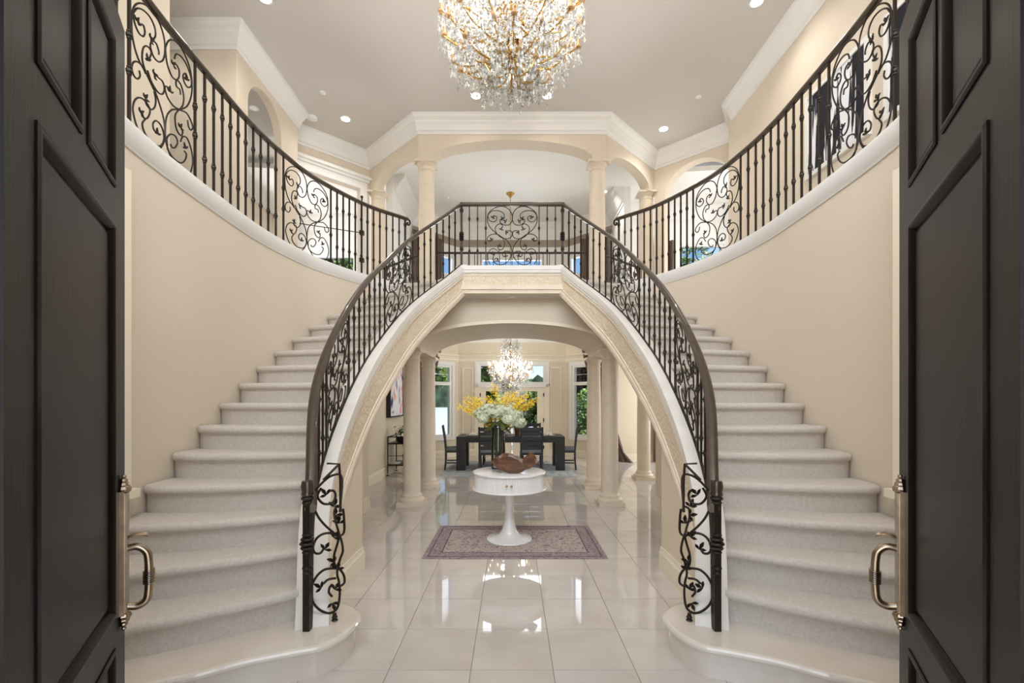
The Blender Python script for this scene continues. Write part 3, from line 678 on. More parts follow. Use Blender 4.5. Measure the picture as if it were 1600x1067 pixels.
# scroll panel curves traced as ironwork patterns, normalised to the unit square
def normA(p):
    x, y = p; top = 60+.69*(x-120); bot = 735+.484*(x-120); return ((x-120)/413, (bot-y)/(bot-top))
A_ = [[(283,808),(310,785),(330,740),(325,660),(300,590),(265,520),(220,460),(170,400),(140,320),(133,240),(140,185),(165,148),(210,135),(260,155),(300,200),(325,260),(330,320),(320,365),(295,382),(265,370),(245,335),(243,310),(258,293),(278,300),(293,330),(293,347)],
 [(145,195),(165,170),(200,165),(240,185),(268,225),(272,265),(255,285),(245,275)],
 [(143,190),(150,240),(175,280),(200,288),(210,265),(200,235),(180,238),(168,222)],
 [(265,525),(215,450),(195,400),(198,350),(215,328),(240,335),(248,355),(235,385)],
 [(225,440),(250,490),(290,530),(318,530),(328,500),(315,470),(290,458),(265,440)],
 [(215,460),(195,430),(170,418),(145,425),(135,455),(145,485),(165,497),(182,480),(178,455)],
 [(265,530),(275,570),(268,605),(245,620),(218,600),(215,570)],
 [(185,760),(155,700),(140,640),(155,595),(190,580),(225,600),(240,630),(225,665),(205,670),(190,645)],
 [(215,670),(195,700),(210,740),(250,775),(300,785),(325,750),(320,710),(300,678),(275,668),(258,685),(265,715),(290,725)],
 [(335,330),(335,300),(355,265),(390,258),(430,280),(470,330),(500,390),(510,450),(505,510),(480,560),(450,580),(420,587),(380,575),(345,540),(330,500),(340,490),(365,505)],
 [(335,330),(345,380),(370,430),(400,447),(420,430),(420,395),(400,370),(385,372)],
 [(390,345),(400,322),(430,325),(470,360),(500,415),(505,460),(480,472),(455,450),(447,420),(465,405),(480,428)],
 [(430,515),(425,490),(405,480),(400,460),(410,448),(435,470),(452,520),(445,565),(420,590)],
 [(420,590),(370,600),(340,640),(333,720),(345,780),(375,840),(395,865)],
 [(420,590),(470,600),(505,640),(515,670),(500,682),(485,665),(478,635)],
 [(420,590),(398,615),(395,650),(405,690),(430,715),(445,700),(432,672)],
 [(345,775),(343,740),(365,718),(395,722),(410,750),(395,778),(375,780),(365,765)],
 [(345,790),(380,830),(430,850),(460,835),(470,805),(455,790)],
 [(430,745),(445,720),(475,725),(505,780),(515,840),(500,890),(480,902)]]
AL_ = [(168,222,20),(235,385,-30),(265,440,60),(218,568,20),(188,642,40),(290,722,-10),(368,505,-10),(385,370,30),(478,430,-20),(432,670,20),(470,768,-30),(245,275,60)]
C_ = [[(655,745),(640,690),(590,610),(520,560),(450,510),(390,450),(350,380),(340,300),(365,230),(420,180),(490,152),(560,155),(620,195),(655,260),(660,330),(635,385),(590,405),(545,395),(510,370),(503,340),(525,315),(545,305)],
 [(463,320),(440,350),(400,355),(365,335),(350,290),(350,265),(385,220),(440,205),(500,212),(545,240),(560,275),(545,310),(522,300),(518,284)],
 [(463,320),(458,292),(430,280),(405,292)],
 [(515,450),(535,425),(530,400),(510,385),(475,395),(445,430),(445,480),(480,540),(530,575),(590,588),(640,570),(657,530),(650,490),(620,478),(590,485),(570,487)],
 [(520,560),(480,530),(430,522),(380,535),(345,570),(340,600),(360,620),(390,615),(400,590)],
 [(520,560),(550,600),(560,660),(545,710),(520,735),(485,725),(478,705),(495,680)],
 [(655,745),(650,800),(620,870),(570,920),(500,940),(440,915),(412,870),(425,810),(470,765),(500,745)],
 [(640,850),(645,800),(615,760),(565,757),(535,785),(540,820),(565,828),(580,815)],
 [(470,745),(420,720),(375,740),(350,790),(345,850),(365,910),(380,935)],
 [(440,915),(430,880),(450,850),(480,862),(470,885)]]
CL_ = [(405,293,30),(582,340,-60),(515,452,20),(570,487,90),(397,592,-30),(495,680,10),(578,815,-10),(412,785,0),(545,308,-40),(470,880,0)]
def panelA(F, parent, leafrot, flip=False, mir=1):
    root = None; mb = MB()
    for c in A_:
        P = catmull([Vector(normA(p)).to_3d() for p in c], 4)
        mb.tube([F(min(1, max(0, p.x)), min(1, max(0, p.y))) for p in P], .0062, 5)
    o = obj('scroll_panel', mb, 'iron', parent, True, mirror=mir)
    for x, y, a in AL_:
        u, v = normA((x, y)); q = F(u, min(1, v)); inst('leaf', LEAF, o, (q[0]*mir, q[1], q[2]-.015), rot=(0, math.radians(a), leafrot(u)), scale=(1.15, 1.15, 1.15))
    return o
def panelC(F, parent):
    mb = MB(); norm = lambda p: ((p[0]-320)/683, (960-p[1])/(960-150))
    for s in (1, -1):
        for c in C_:
            P = catmull([Vector(norm((660+s*(p[0]-660)*1.0, p[1]))).to_3d() for p in c], 4); mb.tube([F(p.x, max(0, p.y)) for p in P], .0062, 5)
    o = obj('scroll_panel', mb, 'iron', parent, True)
    for s in (1, -1):
        for x, y, a in CL_:
            u, v = norm((660+s*(x-660), y)); q = F(u, v); inst('leaf', LEAF, o, (q[0], q[1], q[2]-.015), rot=(0, math.radians(a*s), 0), scale=(1.15, 1.15, 1.15))
    return o
def rail_sweep(pts3, w_=.03, h=.022, n_prof=None):      # moulded handrail along 3D points, mitred
    rows = []; P = [Vector(p) for p in pts3]
    prof = [(-w_*.6, -h), (-w_, -h*.5), (-w_*1.05, 0), (-w_*.85, h*.55), (-w_*.4, h), (w_*.4, h), (w_*.85, h*.55), (w_*1.05, 0), (w_, -h*.5), (w_*.6, -h)]
    for i in range(len(P)):
        a = (P[i]-P[i-1]).to_2d() if i else (P[1]-P[0]).to_2d(); b = (P[i+1]-P[i]).to_2d() if i < len(P)-1 else a
        a = a.normalized() if a.length > 1e-6 else b.normalized(); b = b.normalized() if b.length > 1e-6 else a
        na = Vector((-a.y, a.x)); nb = Vector((-b.y, b.x)); mm = (na+nb).normalized(); k = 1/max(.4, mm.dot(na))
        rows.append([(P[i].x+mm.x*k*u, P[i].y+mm.y*k*u, P[i].z+z) for u, z in prof])
    return MB().strip(rows)
def newel(parent, x, y, z0, h, r=.016, name='post'):
    mb = MB().box(x-r, x+r, y-r, y+r, z0, z0+h)
    for k, q in ((.5, 1), (.46, 1), (.54, 1), (.3, .8), (.92, .8)):
        mb.lathe([(r, -.03), (r*2*q, -.022), (r*1.5, -.014), (r*2.3*q, 0), (r*1.5, .014), (r*2*q, .022), (r, .03)], (x, y, z0+h*k), 10)
    mb.box(x-r*1.6, x+r*1.6, y-r*1.6, y+r*1.6, z0, z0+.015)
    return obj(name, mb, 'iron', parent)

# --- flight railings, one per side
def flight_railing(mir, word):
    t = thing('stair_railing', 'bronze and wrought iron railing climbing the %s curved staircase' % word, 'railing', (mir*-1.17, 2.64, .19), 'staircase railings')
    pts = []; br = []
    N = 80
    for i in range(N+1):
        s = PI_.L*i/N; p, _ = PI_.at(s); pts.append((p.x, p.y, zbar(s)+hbar(s))); br.append((p.x, p.y, zbar(s)+.004))
    p0 = pts[0]; pts = [(p0[0]+.012, p0[1]-.03, p0[2]-.05), (p0[0]+.006, p0[1]-.012, p0[2]-.03)]+pts
    obj('handrail', rail_sweep(pts, .032, .026), 'rail', t, True, mirror=mir)
    obj('bottom_rail', MB().tube(br, .014, 4), 'iron', t, mirror=mir)
    def at(s): p, _ = PI_.at(s); return p, zbar(s), hbar(s)
    P = lambda px: PI_.px(px, lo=.35)
    S = {k: P(k) for k in (498.5, 504.5, 510, 545, 601, 645)}; send = PI_.L
    def put(s, me):
        p, z, h = at(s); inst('baluster', me, t, (p.x*mir, p.y, z), scale=(1, 1, h-.01), rz=math.atan2(PI_.at(s)[1].y, PI_.at(s)[1].x*mir))
    put(S[498.5], BA); put(S[504.5], BA); put(S[510], BB); put(S[545], BB)
    for i in range(1, 7): put(S[545]+(S[601]-S[545])*i/7, BA)
    put(S[601], BB); put(S[645], BB)
    for i in range(1, 8): put(S[645]+(send-S[645])*i/8, BA)
    for a, b in ((S[510], S[545]), (S[601], S[645])):
        def F(u, v, a=a, b=b):
            s = a+(b-a)*u; p, z, h = at(s); return (p.x, p.y, z+.01+v*(h-.03))
        def lr(u, a=a, b=b): tt = PI_.at(a+(b-a)*u)[1]; return math.atan2(tt.y, tt.x*mir)
        if b-a > .3 and a == S[510]: panelA(F, t, lr, mir=mir)
        else: panelA(F, t, lr, mir=mir)
    # newel with collars
    x, y = -1.178, 2.62; z0 = RISE
    mb = MB().box(x-.019, x+.019, y-.019, y+.019, z0, z0+.83)
    for zz, q in ((.50, 1.5), (.475, 1.3), (.525, 1.3), (.45, 1.0), (.55, 1.0), (.76, 1.2), (.735, 1.0), (.36, 1.0), (.33, .9)):
        mb.lathe([(.019, -.012), (.026*q, -.008), (.03*q, 0), (.026*q, .008), (.019, .012)], (x, y, z0+zz), 12)
    obj('newel_post', mb, 'iron', t, mirror=mir)
    obj('newel_collar', MB().lathe([(.02, .76), (.034, .78), (.03, .80), (.036, .83), (.03, .86)], (x, y, z0), 14), 'rail', t, True, mirror=mir)
    # volute panel beside the newel
    def W(px, py):
        D = 2.64+(px-480)/55*.12; return ((px-800)/711*D, D, H+(628-py)/711*D)
    C = [[(524,888),(517,888),(505,891),(493,903),(486,922),(489,940),(500,953),(515,958),(527,950),(531,930),(530,910),(527,895),(531,875),(536,860),(533,842),(530,838)],
     [(530,838),(520,833),(505,834),(494,842),(489,856),(493,864),(501,864),(506,857)],
     [(530,838),(527,850),(522,868),(523,882),(530,888),(537,898),(538,910),(531,916)],
     [(531,800),(534.7,760),(533.7,745),(528,741),(515,745),(502,756),(492.5,769),(490.6,788),(496,805),(507.5,820),(522.5,833),(530,838)],
     [(502,762),(496,775),(504,786),(515,787),(522,782),(524,773),(520.6,766.5),(513,767)],
     [(533,790),(524,795),(523,808),(528,827),(531,838)], [(536,795),(537.5,809),(537.5,831),(530,838)],
     [(524,920),(517,915),(514,925),(519,932)], [(505,912),(513,905),(525,903)]]
    mb = MB()
    for c in C: mb.tube([W(*p[:2]) for p in catmull([Vector(q).to_3d() for q in c], 4)], .0075, 5)
    mb.tube([W(511, 724), W(530, 725), W(532, 752), W(532, 800)], .008, 4); mb.tube([W(528, 727), W(505, 750)], .008, 4)
    mb.tube([W(523, 958), W(523, 966)], .012, 6); q = W(523, 962); mb.lathe([(.01, 0), (.02, .004), (.012, .014), (.018, .022), (.01, .034)], (q[0], q[1], RISE), 10)
    o = obj('volute_panel', mb, 'iron', t, True, mirror=mir)
    for px, py, a in ((508,853,30),(511,768,-40),(522,786,20),(524,800,80),(524,872,-70),(522,834,40),(524,915,30),(520,936,160),(503,913,-60),(530,812,0),(528,884,10)):
        q = W(px, py); inst('leaf', LEAF, o, (q[0]*mir, q[1]-.008, q[2]-.02), rot=(0, math.radians(a), 0), scale=(1.25, 1.25, 1.25))
flight_railing(1, 'left'); flight_railing(-1, 'right')

# --- landing railing (centre)
RT = 4.24
t = thing('landing_railing', 'straight wrought iron railing with a heart shaped scroll at the landing front', 'railing', (0, 6.3, 3.4))
obj('handrail', rail_sweep([(-.72, 6.31, RT), (.72, 6.31, RT)], .032, .026), 'rail', t, True)
obj('bottom_rail', MB().box(-.71, .71, 6.295, 6.325, 3.362, 3.378), 'iron', t)
for x in (-.7, .7): newel(t, x, 6.31, 3.362, RT-3.38)
xs = lambda px: (px-800)/711*6.31
for px, me in ((733.4, BA), (746.2, BA), (759, BB), (842.3, BB), (855, BA), (867.8, BA)): inst('baluster', me, t, (xs(px), 6.31, 3.37), scale=(1, 1, RT-3.385))
panelC(lambda u, v: (xs(759+u*83.3), 6.31, 3.38+v*(RT-3.41)), t)

# --- gallery railings along the curved curb
def gallery_railing(mir, word):
    t = thing('gallery_railing', 'curved iron balcony railing with scroll panels above the %s stair wall' % word, 'railing', (mir*-2.5, 4.6, CURB), 'balcony railings')
    off = Path([p for p in [PO.at(s)[0]+Vector((-PO.at(s)[1].y, PO.at(s)[1].x))*.02 for s in PO.S] if p.y > 2.1])
    RTg = 4.31; h = RTg-CURB-.02
    pts = [(*off.at(off.L*i/90)[0], RTg) for i in range(91)]
    e = Vector(pts[-1]); d = off.at(off.L)[1]
    obj('handrail', rail_sweep(pts+[(e.x+d.x*.04, e.y+d.y*.04, RTg)], .03, .024), 'rail', t, True, mirror=mir)
    sc = [(e.x+d.x*a, e.y+d.y*a, RTg+z) for a, z in ((.03, 0), (.07, -.01), (.085, -.045), (.07, -.08), (.045, -.085), (.035, -.065), (.05, -.055))]
    obj('rail_scroll', MB().tube(catmull(sc, 4), .014, 6), 'iron', t, True, mirror=mir)
    obj('bottom_rail', MB().tube([(*off.at(off.L*(.55+.45*i/40))[0], CURB+.012) for i in range(41)], .009, 4), 'iron', t, mirror=mir)
    newel(t, (e.x+d.x*.0)*mir, e.y, CURB, h, .014)
    S = {k: off.px(k, lo=.0) for k in (517, 443, 305, 202)}
    def put(s, me):
        p, tt = off.at(s); inst('baluster', me, t, (p.x*mir, p.y, CURB), scale=(1.15, 1.15, h), rz=math.atan2(tt.y, tt.x*mir))
    for i in range(1, 12): put(S[517]+(off.L-S[517])*i/12, BA)
    for i in range(1, 11): put(S[305]+(S[443]-S[305])*i/11, BA)
    for k in S: put(S[k], BB)
    for i in range(1, 4): put(S[202]-i*.13, BA)
    for a, b in ((S[443], S[517]), (S[305], S[202])):
        if a > b: a, b = b, a
        def F(u, v, a=a, b=b):
            p, _ = off.at(a+(b-a)*u); return (p.x, p.y, CURB+.01+v*(h-.02))
        def lr(u, a=a, b=b): tt = off.at(a+(b-a)*u)[1]; return math.atan2(tt.y, tt.x*mir)
        panelA(F, t, lr, mir=mir)
gallery_railing(1, 'left'); gallery_railing(-1, 'right')

# --- back guard rails over the dining room
def straight_rail(name, lab, A, B, z0, zt, n, panel=False):
    A = Vector(A); B = Vector(B); t = thing(name, lab, 'railing', (A.x, A.y, z0), 'guard rails behind the landing')
    obj('handrail', rail_sweep([(A.x, A.y, zt), (B.x, B.y, zt)], .024, .018), 'iron', t, True)
    obj('bottom_rail', MB().tube([(A.x, A.y, z0+.07), (B.x, B.y, z0+.07)], .01, 4), 'iron', t)
    me = BK
    for i in range(n+1):
        if panel and .28 < i/n < .72: continue
        p = A.lerp(B, i/n); inst('baluster', me, t, (p.x, p.y, z0), scale=(1, 1, zt-z0-.01))
    if panel:
        F = lambda u, v: (*A.lerp(B, .27+.46*u), z0+.08+v*(zt-z0-.1)); panelA(F, t, lambda u: math.atan2((B-A).y, (B-A).x))
BK = bal_mesh(1, (.3, .62), .0065)
straight_rail('guard_rail', 'far straight iron guard rail between the two upper centre columns', (-1.38, 8.4), (1.38, 8.4), Z2, 4.25, 24)
straight_rail('guard_rail', 'slanted iron guard rail with scroll panel behind the left flight', (-1.7, 8.5), (-2.66, 9.38), Z2, 4.25, 11, True)
straight_rail('guard_rail', 'slanted iron guard rail with scroll panel behind the right flight', (1.7, 8.5), (2.66, 9.38), Z2, 4.25, 11, True)

# ================================================================ ENTRY DOORS
def entry_door(mir, i, word):
    # leaf local: s from free edge (0) to hinge (.83), n toward passage
    F0 = Vector((-1.234, 1.45)); ds = Vector((.5, -.866)); nn = Vector((.866, .5))
    root = obj('door_%d' % i, MB(), 'doorwood'); root['kind'] = 'structure'
    def B(mb, s0, s1, n0, n1, z0, z1):
        q = [];
        for s in (s0, s1):
            for n in (n0, n1):
                for z in (z0, z1): P = F0+ds*s+nn*n; q.append((P.x, P.y, z))
        mb.add(q, [(0, 1, 3, 2), (4, 6, 7, 5), (0, 4, 5, 1), (2, 3, 7, 6), (0, 2, 6, 4), (1, 5, 7, 3)])
    WD = .825; TH = .05; ZT = 2.68
    st = MB(); B(st, 0, .13, -TH, 0, .012, ZT); B(st, .695, WD, -TH, 0, .012, ZT); obj('stile', st, 'doorwood', root, mirror=mir)
    rl = MB()
    for z0, z1 in ((.012, .22), (.77, .87), (2.02, 2.135), (2.57, ZT)): B(rl, .13, .695, -TH, 0, z0, z1)
    B(rl, .385, .44, -TH, 0, 2.135, 2.57); B(rl, .385, .44, -TH, 0, .22, .77)
    obj('rail', rl, 'doorwood', root, mirror=mir)
    for s0, s1, z0, z1 in ((.13, .385, 2.135, 2.57), (.44, .695, 2.135, 2.57), (.13, .695, .87, 2.02), (.13, .385, .22, .77), (.44, .695, .22, .77)):
        p = MB(); B(p, s0, s1, -TH+.01, -.013, z0, z1)
        # raised field
        a = .04; q = []
        for s, z in ((s0+.02, z0+.02), (s1-.02, z0+.02), (s1-.02, z1-.02), (s0+.02, z1-.02)): P = F0+ds*s+nn*-.013; q.append((P.x, P.y, z))
        for s, z in ((s0+a, z0+a), (s1-a, z0+a), (s1-a, z1-a), (s0+a, z1-a)): P = F0+ds*s+nn*-.006; q.append((P.x, P.y, z))
        p.add(q, [(0, 1, 5, 4), (1, 2, 6, 5), (2, 3, 7, 6), (3, 0, 4, 7), (4, 5, 6, 7)])
        obj('panel', p, 'doorwood', root, mirror=mir)
        m = MB(); rows = []
        pf = [(-.004, .0), (-.004, .003), (.002, .006), (.009, .006), (.015, .002), (.021, -.003), (.025, -.012), (-.002, -.012)]
        for s, z, us, uz in ((s0, z0, 1, 1), (s1, z0, -1, 1), (s1, z1, -1, -1), (s0, z1, 1, -1), (s0, z0, 1, 1)):
            r = []
            for o_, n_ in pf: P = F0+ds*(s+us*o_)+nn*n_; r.append((P.x, P.y, z+uz*o_))
            rows.append(r)
        m.strip(rows, True, False); obj('panel_moulding', m, 'doorwood', root, True, mirror=mir)
    # handle set
    def Q(s, n, z): P = F0+ds*s+nn*n; return (P.x, P.y, z)
    pl = MB(); B(pl, .03, .075, 0, .012, .845, 1.225); B(pl, .037, .068, .012, .018, .85, 1.22)
    for z, sg in ((1.225, 1), (.845, -1)):
        for k, r in enumerate((.026, .02, .014, .009)): c = Q(.0525, .008, z+sg*(.006+k*.013)); pl.sphere(c, r*.75, 10, 6, .8)
    hp = obj('handle_plate', pl, 'nickel', root, False, mirror=mir)
    g = [Q(.0525, .01, 1.045), Q(.0525, .04, 1.048), Q(.0525, .062, 1.03), Q(.0525, .068, 1.0), Q(.0525, .069, .95), Q(.0525, .068, .905), Q(.0525, .062, .875), Q(.0525, .04, .862), Q(.0525, .01, .868)]
    gp = MB().tube(catmull(g, 6), .0115, 12)
    for k in range(-3, 4): c = Q(.0525, .069, .95+k*.006); gp.tube([(c[0]+.0135*math.cos(a), c[1]+.0135*math.sin(a), c[2]+.004*math.sin(a)) for a in [2*PI*j/12 for j in range(12)]], .0028, 5, True)
    obj('grip', gp, 'nickel', root, True, mirror=mir)
    th = MB(); rows = []
    for k in range(9):
        u = k/8; c = Vector(Q(.0525, .012+.055*u, 1.075+.016*math.sin(u*PI*.75)-.006*u)); ww = .005+.015*math.sin(PI*min(1, u*.9+.1))
        rows.append([tuple(c+Vector((ds.x, ds.y, 0))*ww), tuple(c+V3(0, 0, .006)), tuple(c-Vector((ds.x, ds.y, 0))*ww), tuple(c-V3(0, 0, .006))])
    obj('thumb_latch', th.strip(rows), 'nickel', root, True, mirror=mir)
entry_door(1, 3, 'left'); entry_door(-1, 4, 'right')
for mir, k in ((1, 16), (-1, 17)):
    struct('trim_%d' % k, MB().box(-.90, -.835, .56, .735, 0, 2.80), 'doorwood', mirror=mir)
struct('trim_18', MB().box(-.90, .90, .56, .735, 2.72, 2.80), 'doorwood')
# ================================================================ OUTDOORS
struct('ground_lake', MB().box(-160, 160, 17, 152, -.5, -.3), 'water')
struct('ground_patio', MB().box(-12, 12, 12.8, 17, -.3, -.12), 'patio')
struct('ground_entry', MB().box(-8, 8, -8, .56, -.2, -.004), 'patio')
mb = MB(); rows = []
for i in range(181):
    x = -80+160*i/180; x *= 1.9; rows.append([(x, 150, -.4), (x, 150, 7+5*noise.noise(Vector((x*.06, 0, 0)))+3*noise.noise(Vector((x*.4, 3, 0)))), (x, 156, 5), (x, 156, -.4)])
o = obj('treeline', mb.strip(rows), 'far_trees'); tag(o, 'low dark wooded shoreline far across the lake', 'trees')
def tree(name, lab, x, y, zc, rx, rz, n, m, seed, leaf=.11, trunk=True):
    t = thing(name, lab, 'tree', (x, y, -.2)); rr = random.Random(seed); mb = MB()
    cl = [(Vector((rr.uniform(-1, 1)*rx, rr.uniform(-1, 1)*rx*.6, rr.uniform(-1, 1)*rz)), rr.uniform(.3, .5)*rx) for _ in range(26)]
    for i in range(n):
        c, r = cl[rr.randrange(26)]; d = Vector((rr.gauss(0, 1), rr.gauss(0, 1), rr.gauss(0, 1))).normalized()*r*rr.uniform(.6, 1)
        p = Vector((x, y, zc))+c+d; a = Vector((rr.gauss(0, 1), rr.gauss(0, 1), rr.gauss(0, .6))).normalized(); b = a.orthogonal().normalized(); s = leaf*rr.uniform(.6, 1.4)
        mb.add([p-a*s, p+b*s*.5, p+a*s, p-b*s*.5], [(0, 1, 2, 3)])
    fo = obj('foliage', mb, m, t); fo['kind'] = 'stuff'
    if trunk: obj('trunk', MB().tube([(x, y, -.4), (x+.05, y, zc*.5), (x, y, zc)], [.16, .12, .06], 8), 'bark', t, True)
tree('maple_tree', 'large green tree outside seen through the left bay window', -4.15, 17.5, 3.7, 1.25, 1.5, 9000, 'treeleaf', 1)
tree('maple_tree', 'green leafy tree seen behind the french doors', -1.0, 19.5, 2.2, 1.1, 1.5, 8000, 'treeleaf', 2)
tree('shrub', 'tall leafy shrub just outside right french door', .8, 15.6, 1.1, .6, .9, 6000, 'treeleaf', 3, .07)
tree('copper_tree', 'dark copper leaved tree outside upper part of right bay window', 3.4, 17.6, 3.0, 1.2, .9, 9000, 'darktree', 4)
tree('garden_shrub', 'bright green garden shrub below the copper tree', 3.1, 15.6, .7, .9, .9, 9000, 'treeleaf', 5, .07)
tree('maple_tree', 'green tree crown outside the upper left back window', -6.6, 16.8, 6.4, 1.2, 1.8, 6000, 'treeleaf', 6)
tree('maple_tree', 'green tree crown outside the upper right back window', 6.6, 16.5, 6.2, 1.2, 1.8, 6000, 'treeleaf', 8)

# ================================================================ FOYER FURNISHINGS
def rug(name, lab, x0, x1, y0, y1, kind):
    t = thing(name, lab, 'rug', ((x0+x1)/2, (y0+y1)/2, 0))
    obj('rug_edge', MB().box(x0, x1, y0, y1, .0005, .007), 'rug_border' if kind else 'rug_blue', t)
    if kind:
        def fr(nm, a, b, z, m):
            mb = MB(); q = ((x0+a, x1-a, y0+a, y0+b), (x0+a, x1-a, y1-b, y1-a), (x0+a, x0+b, y0+b, y1-b), (x1-b, x1-a, y0+b, y1-b))
            for c in q: mb.box(*c, .007, z)
            obj(nm, mb, m, t)
        fr('outer_stripe', .045, .06, .0085, 'rug_line'); fr('border_band', .06, .16, .0082, 'rug_border'); fr('inner_stripe', .16, .175, .0085, 'rug_line')
        obj('field', MB().box(x0+.175, x1-.175, y0+.175, y1-.175, .007, .0082), 'rug_field', t)
    else: obj('field', MB().box(x0+.08, x1-.08, y0+.08, y1-.08, .007, .009), 'rug_blue', t)
rug('area_rug', 'faded purple grey patterned rug under the round white table', -.865, .92, 4.345, 5.5, 1)
rug('dining_rug', 'pale blue grey rug under the dining table', -1.46, 1.32, 9.15, 11.5, 0)
CX, CY = -.03, 4.96; Rt = .395
t = thing('pedestal_table', 'round white fluted drum table on a trumpet pedestal', 'table', (CX, CY, .008))
obj('tabletop', MB().lathe([(Rt-.01, .725), (Rt, .73), (Rt+.003, .738), (Rt, .746), (Rt-.008, .75)], (CX, CY, 0), 64), 'white_lacquer', t, True)
obj('drum', MB().lathe([(Rt-.025, .575), (Rt-.025, .725)], (CX, CY, 0), 64), 'white_lacquer', t, True)
fl = MB(); nf = 116
for i in range(nf):
    a = 2*PI*i/nf; c = (CX+(Rt-.022)*math.cos(a), CY+(Rt-.022)*math.sin(a), 0); fl.lathe([(.0075, .578), (.0075, .723)], c, 6)
obj('fluting', fl, 'white_lacquer', t, True)['kind'] = 'stuff'
obj('bottom_lip', MB().lathe([(Rt-.03, .555), (Rt+.008, .56), (Rt+.012, .567), (Rt+.006, .575), (Rt-.03, .578)], (CX, CY, 0), 64), 'white_lacquer', t, True)
obj('pedestal', MB().lathe([(.245, .008), (.247, .014), (.243, .02), (.2, .028), (.15, .042), (.11, .065), (.085, .1), (.068, .15), (.055, .22), (.046, .3), (.044, .38), (.048, .46), (.06, .53), (.075, .556)], (CX, CY, 0), 48), 'white_lacquer', t, True)
for dx in (-.025, .025): obj('knob', MB().sphere((CX+dx+.0, CY-Rt-.006, .655), .012, 12, 8), 'gold', t, True)
# vase with bouquet
vx, vy, vz = -.155, 5.13, .75
t = thing('glass_vase', 'tall clear glass vase holding the bouquet on the round table', 'vase', (vx, vy, vz))
obj('vase_body', MB().lathe([(.07, .0), (.078, .01), (.08, .1), (.078, .25), (.074, .36), (.07, .42), (.072, .45), (.068, .45), (.066, .42), (.07, .36), (.074, .25), (.076, .1), (.07, .02), (.005, .016)], (vx, vy, vz), 32), 'vaseglass', t, True)
rr = random.Random(3)
t = thing('bouquet', 'bouquet of pale green hydrangeas and yellow sprays in the glass vase', 'flowers', (vx, vy, vz+.02))
st = MB()
heads = [(-.2, 0, .62, .075), (-.12, -.03, .66, .08), (-.04, -.05, .64, .08), (.05, -.04, .65, .08), (.13, -.03, .63, .078), (.2, 0, .6, .075), (-.08, .05, .69, .075), (.06, .05, .70, .075), (.24, -.02, .52, .07), (.12, -.08, .56, .07), (-.17, -.05, .57, .06), (.16, .06, .68, .07)]
for dx, dy, dz, r in heads:
    st.tube(catmull([(vx+dx*.12*0-dx*.15, vy-dy*.2, vz+.03), (vx+dx*.12, vy+dy*.1, vz+.35), (vx+dx, vy+dy, vz+dz)], 4), .0045, 5)
for k in range(16):
    a = rr.uniform(0, 6.28); st.tube([(vx+.05*math.cos(a), vy+.05*math.sin(a), vz+.03), (vx+.045*math.cos(a+2), vy+.045*math.sin(a+2), vz+.42)], .004, 5)
obj('stems', st, 'stem', t, True)
for dx, dy, dz, r in heads:
    mb = MB()
    for k in range(150):
        d = Vector((rr.gauss(0, 1), rr.gauss(0, 1), rr.gauss(0, 1))).normalized(); p = Vector((vx+dx, vy+dy, vz+dz))+Vector((d.x, d.y, d.z*.8))*r*rr.uniform(.72, 1.2); a = d.orthogonal().normalized(); a = (a+d.cross(a)*rr.uniform(-1, 1)).normalized(); b = d.cross(a); s = .016
        for q in (a, b): e = q.cross(d); mb.add([p-d*.004, p+q*s+e*s*.5+d*.002, p+q*s*1.3, p+q*s-e*s*.5+d*.002], [(0, 1, 2, 3)]); mb.add([p-d*.004, p-q*s+e*s*.5+d*.002, p-q*s*1.3, p-q*s-e*s*.5+d*.002], [(0, 1, 2, 3)])
    mb.sphere((vx+dx, vy+dy, vz+dz), r*.5, 8, 6, .8)
    obj('hydrangea_head', mb, 'hydrangea', t)
tips = [(-.45, .70), (-.38, .76), (-.31, .80), (-.37, .67), (-.24, .78), (-.12, .80), (-.04, .94), (.05, .79), (.12, .83), (.19, .85), (.26, .81), (.3, .75), (.37, .73), (.33, .83), (.44, .77), (.24, .7), (-.28, .7)]
for tx, tz in tips:
    dy = rr.uniform(-.1, .16); P = catmull([(vx+tx*.1, vy, vz+.38), (vx+tx*.45, vy+dy*.5, vz+.4+(tz-.4)*.6), (vx+tx, vy+dy, vz+tz)], 8); mb = MB(); mb.tube(P, .003, 4)
    sp = obj('yellow_spray', mb, 'stem', t); fm = MB()
    for p in P[4:]:
        for k in range(16):
            q = p+Vector((rr.gauss(0, .02), rr.gauss(0, .02), rr.gauss(0, .02))); a = Vector((rr.gauss(0, 1), rr.gauss(0, 1), rr.gauss(0, 1))).normalized(); b = a.orthogonal().normalized(); s = .012
            fm.add([q-a*s, q+b*s*.6, q+a*s, q-b*s*.6], [(0, 1, 2, 3)])
    obj('yellow_petals', fm, 'yellow', sp)['kind'] = 'stuff'
lm = MB()
for k in range(16):
    a = 2*PI*k/16; rad = rr.uniform(.12, .2); c = Vector((vx+math.cos(a)*rad*.55, vy+math.sin(a)*rad*.5, vz+.47+rr.uniform(-.02, .05))); d = Vector((math.cos(a), math.sin(a), rr.uniform(-.9, .1))).normalized(); e = d.cross(V3(0, 0, 1)).normalized(); s = .085
    lb = MB(); lb.add([c-d*s, c-d*s*.2+e*s*.6, c+d*s*.5+e*s*.45-V3(0, 0, .01), c+d*s*1.1-V3(0, 0, .025), c+d*s*.5-e*s*.45-V3(0, 0, .01), c-d*s*.2-e*s*.6, c+d*s*.1+V3(0, 0, .012)], [(0, 1, 6), (1, 2, 6), (2, 3, 6), (3, 4, 6), (4, 5, 6), (5, 0, 6)])
    obj('leaf', lb, 'leaf', t)
